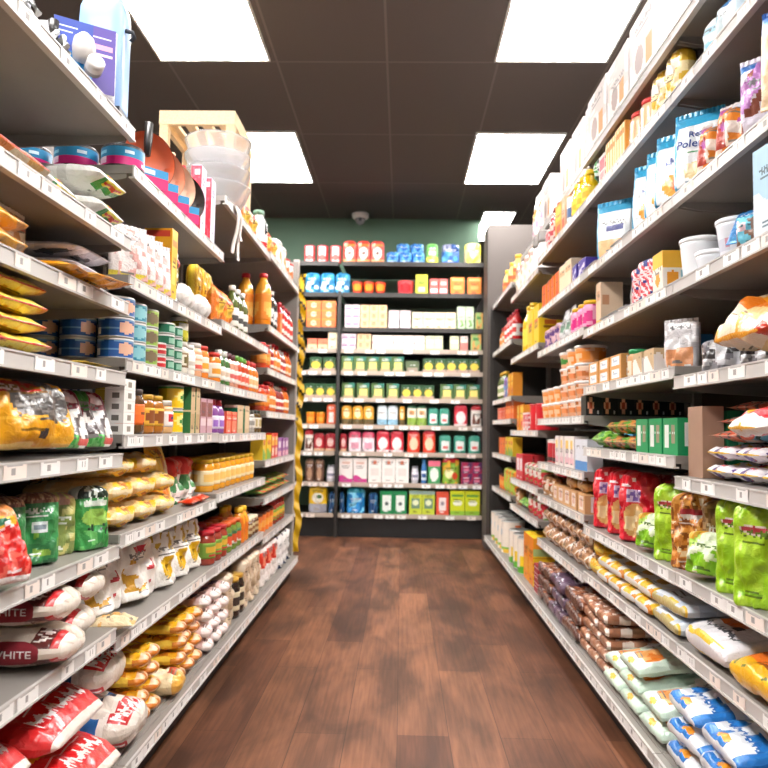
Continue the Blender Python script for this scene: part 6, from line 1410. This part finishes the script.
fb(6, [(B['ot'], 305, 325), (B['ow'], 326, 336), (B['yp'], 341, 374), (B['bp'], 377, 398), (B['yp'], 399, 405), (B['gp'], 407, 427), (B['tp'], 428, 450), (B['rp'], 452, 470), (B['fr'], 471, 482)])
rb_('dr', 'coffee_pouch', 'pouch', 'crimson pouch with white badge', bag(.11, .15, .05, ['a8202e', ('E', .5, .5, .3, .25, 'e0b0a8'), ('R', 0, 0, 1, .15, 'd8b08a')], 'block', lump=.06, seed=10))
rb_('pw', 'coffee_pouch', 'pouch', 'white and pink pouch', bag(.105, .17, .05, ['efe0e6', ('R', 0, .7, 1, 1, 'd8486a'), ('R', .2, .15, .8, .45, 'e0a0b4')], 'block', lump=.06, seed=11))
rb_('ro2', 'coffee_pouch', 'pouch', 'red orange pouch', bag(.105, .185, .05, ['e2442c', ('E', .5, .4, .34, .28, 'f4c8a8'), ('R', 0, .85, 1, 1, 'd82a3a')], 'block', lump=.06, seed=12))
fb(7, [(B['fr'], 304, 313), (B['dr'], 313, 336), (B['dr'], 339.5, 347), (B['pw'], 348, 375), (B['rp'], 376, 404), (B['ro2'], 406, 437), (B['tp'], 438, 482)])
rb_('bn', 'coffee_pouch', 'pouch', 'brown coffee pouch', bag(.1, .19, .05, ['5f4030', ('E', .5, .35, .25, .3, 'b08a70'), ('R', .1, .8, .9, .9, '8a6a54')], 'block', lump=.06, seed=13))
rb_('gj', 'coffee_jar', 'jar', 'grey lidded white jar', jar(.05, .14, '8a8a90', 'd8d6dc', ['e6e2ea', ('R', .2, .3, .8, .7, '8c8aa0')]))
rb_('wm', 'oats_box', 'box', 'white box with magenta base', carton(.12, .06, .2, ['eae2de', ('W', .22, .08, 5, 'c8388c'), ('R', .2, .75, .8, .85, 'd8b0a0')]))
rb_('wh', 'oats_box', 'box', 'white box with orange mark', carton(.125, .06, .205, ['ebe5e0', ('E', .5, .82, .12, .08, 'e06a3a'), ('R', .2, .3, .8, .6, 'dcd4ce')]))
rb_('bb', 'drink_bottle', 'bottle', 'slim blue and white bottle', bottle(.028, .2, '3a8ac8', '3f78b8', ['d8e4ec', ('R', .2, .3, .8, .7, '2f5a9a')], .6))
rb_('gw', 'oats_box', 'box', 'green and white box with pink top', carton(.12, .06, .19, ['3f9a5a', ('E', .5, .4, .36, .28, 'e8f0e4'), ('R', 0, .75, 1, 1, 'e06a84')]))
rb_('fru', 'fruit_tea_pouch', 'pouch', 'green pouch with red top and fruit', bag(.16, .22, .07, ['8ab43a', ('R', 0, .8, 1, 1, 'd82a34'), ('E', .4, .4, .26, .2, 'e6dca0'), ('E', .72, .3, .16, .14, 'd8481f'), ('N', 'e8b03a', 5, 5, .66)], 'block', lump=.06, seed=14))
rb_('mg', 'cereal_bar_box', 'box', 'dark magenta box', carton(.105, .07, .09, ['a81f4a', ('N', '5a2a5a', 4, 4, .56), ('R', .2, .2, .8, .4, 'e0809a')]))
fb(8, [(B['bn'], 304.5, 324), (B['gj'], 326, 336), (B['wm'], 339, 367), (B['wh'], 368, 409), (B['gj'], 411, 419), (B['bb'], 421, 427), (B['gw'], 428, 440.5), (B['fru'], 442, 460)])
fb(8, [(B['mg'], 461, 482)], lev=2)
rb_('ye', 'milk_powder_bag', 'bag', 'yellow bag with white swirl and grey base', bag(.17, .22, .07, ['efc21a', ('R', 0, 0, 1, .32, 'a8a8b4'), ('E', .5, .55, .3, .2, 'f4efdc'), ('E', .58, .6, .14, .08, '4a6a3a')], 'block', lump=.06, seed=3))
rb_('db', 'drink_pack', 'packet', 'dark blue packet', bag(.13, .17, .07, ['1f4a7a', ('N', '3a7aa8', 4, 4, .6)], 'block', lump=.08, seed=4))
rb_('sb', 'water_pack', 'packet', 'shiny blue drinks pack', bag(.15, .21, .07, ['1f84c8', ('N', '7fd0f0', 5, 6, .58), ('R', 0, .8, 1, 1, '2f9ab0')], 'block', lump=.1, seed=5))
rb_('gb', 'milk_box', 'box', 'green box with white panel', carton(.11, .06, .19, ['18874e', ('R', .15, .15, .85, .8, 'e4ece6'), ('E', .5, .45, .14, .08, '4a5a58')]))
rb_('yb', 'milk_box', 'box', 'yellow green box with grey panel', carton(.115, .06, .195, ['c0cc3a', ('R', .15, .25, .85, .7, '6a8a70'), ('E', .5, .5, .25, .12, 'e0e6c0'), ('R', 0, .85, 1, 1, '8fa8a0')]))
rb_('rx', 'milk_box', 'box', 'red orange box with white panel', carton(.115, .06, .19, ['dc5236', ('R', .2, .2, .8, .75, 'eee2e0'), ('E', .5, .5, .15, .1, '9a8a94')]))
rb_('lm', 'milk_box', 'box', 'lime yellow box with white swirl', carton(.125, .06, .2, ['d0d81f', ('E', .5, .5, .3, .12, 'f0f2dc'), ('R', 0, .0, 1, .18, '8fc03a'), ('R', .1, .75, .9, .85, '5a9a3a')]))
fb(9, [(B['ye'], 308, 327), (B['db'], 328, 336), (B['db'], 339, 344), (B['sb'], 344, 367), (B['db'], 368, 378), (B['gb'], 380, 407), (B['yb'], 409, 435), (B['rx'], 436, 449), (B['lm'], 450, 480)])
finish_labels()
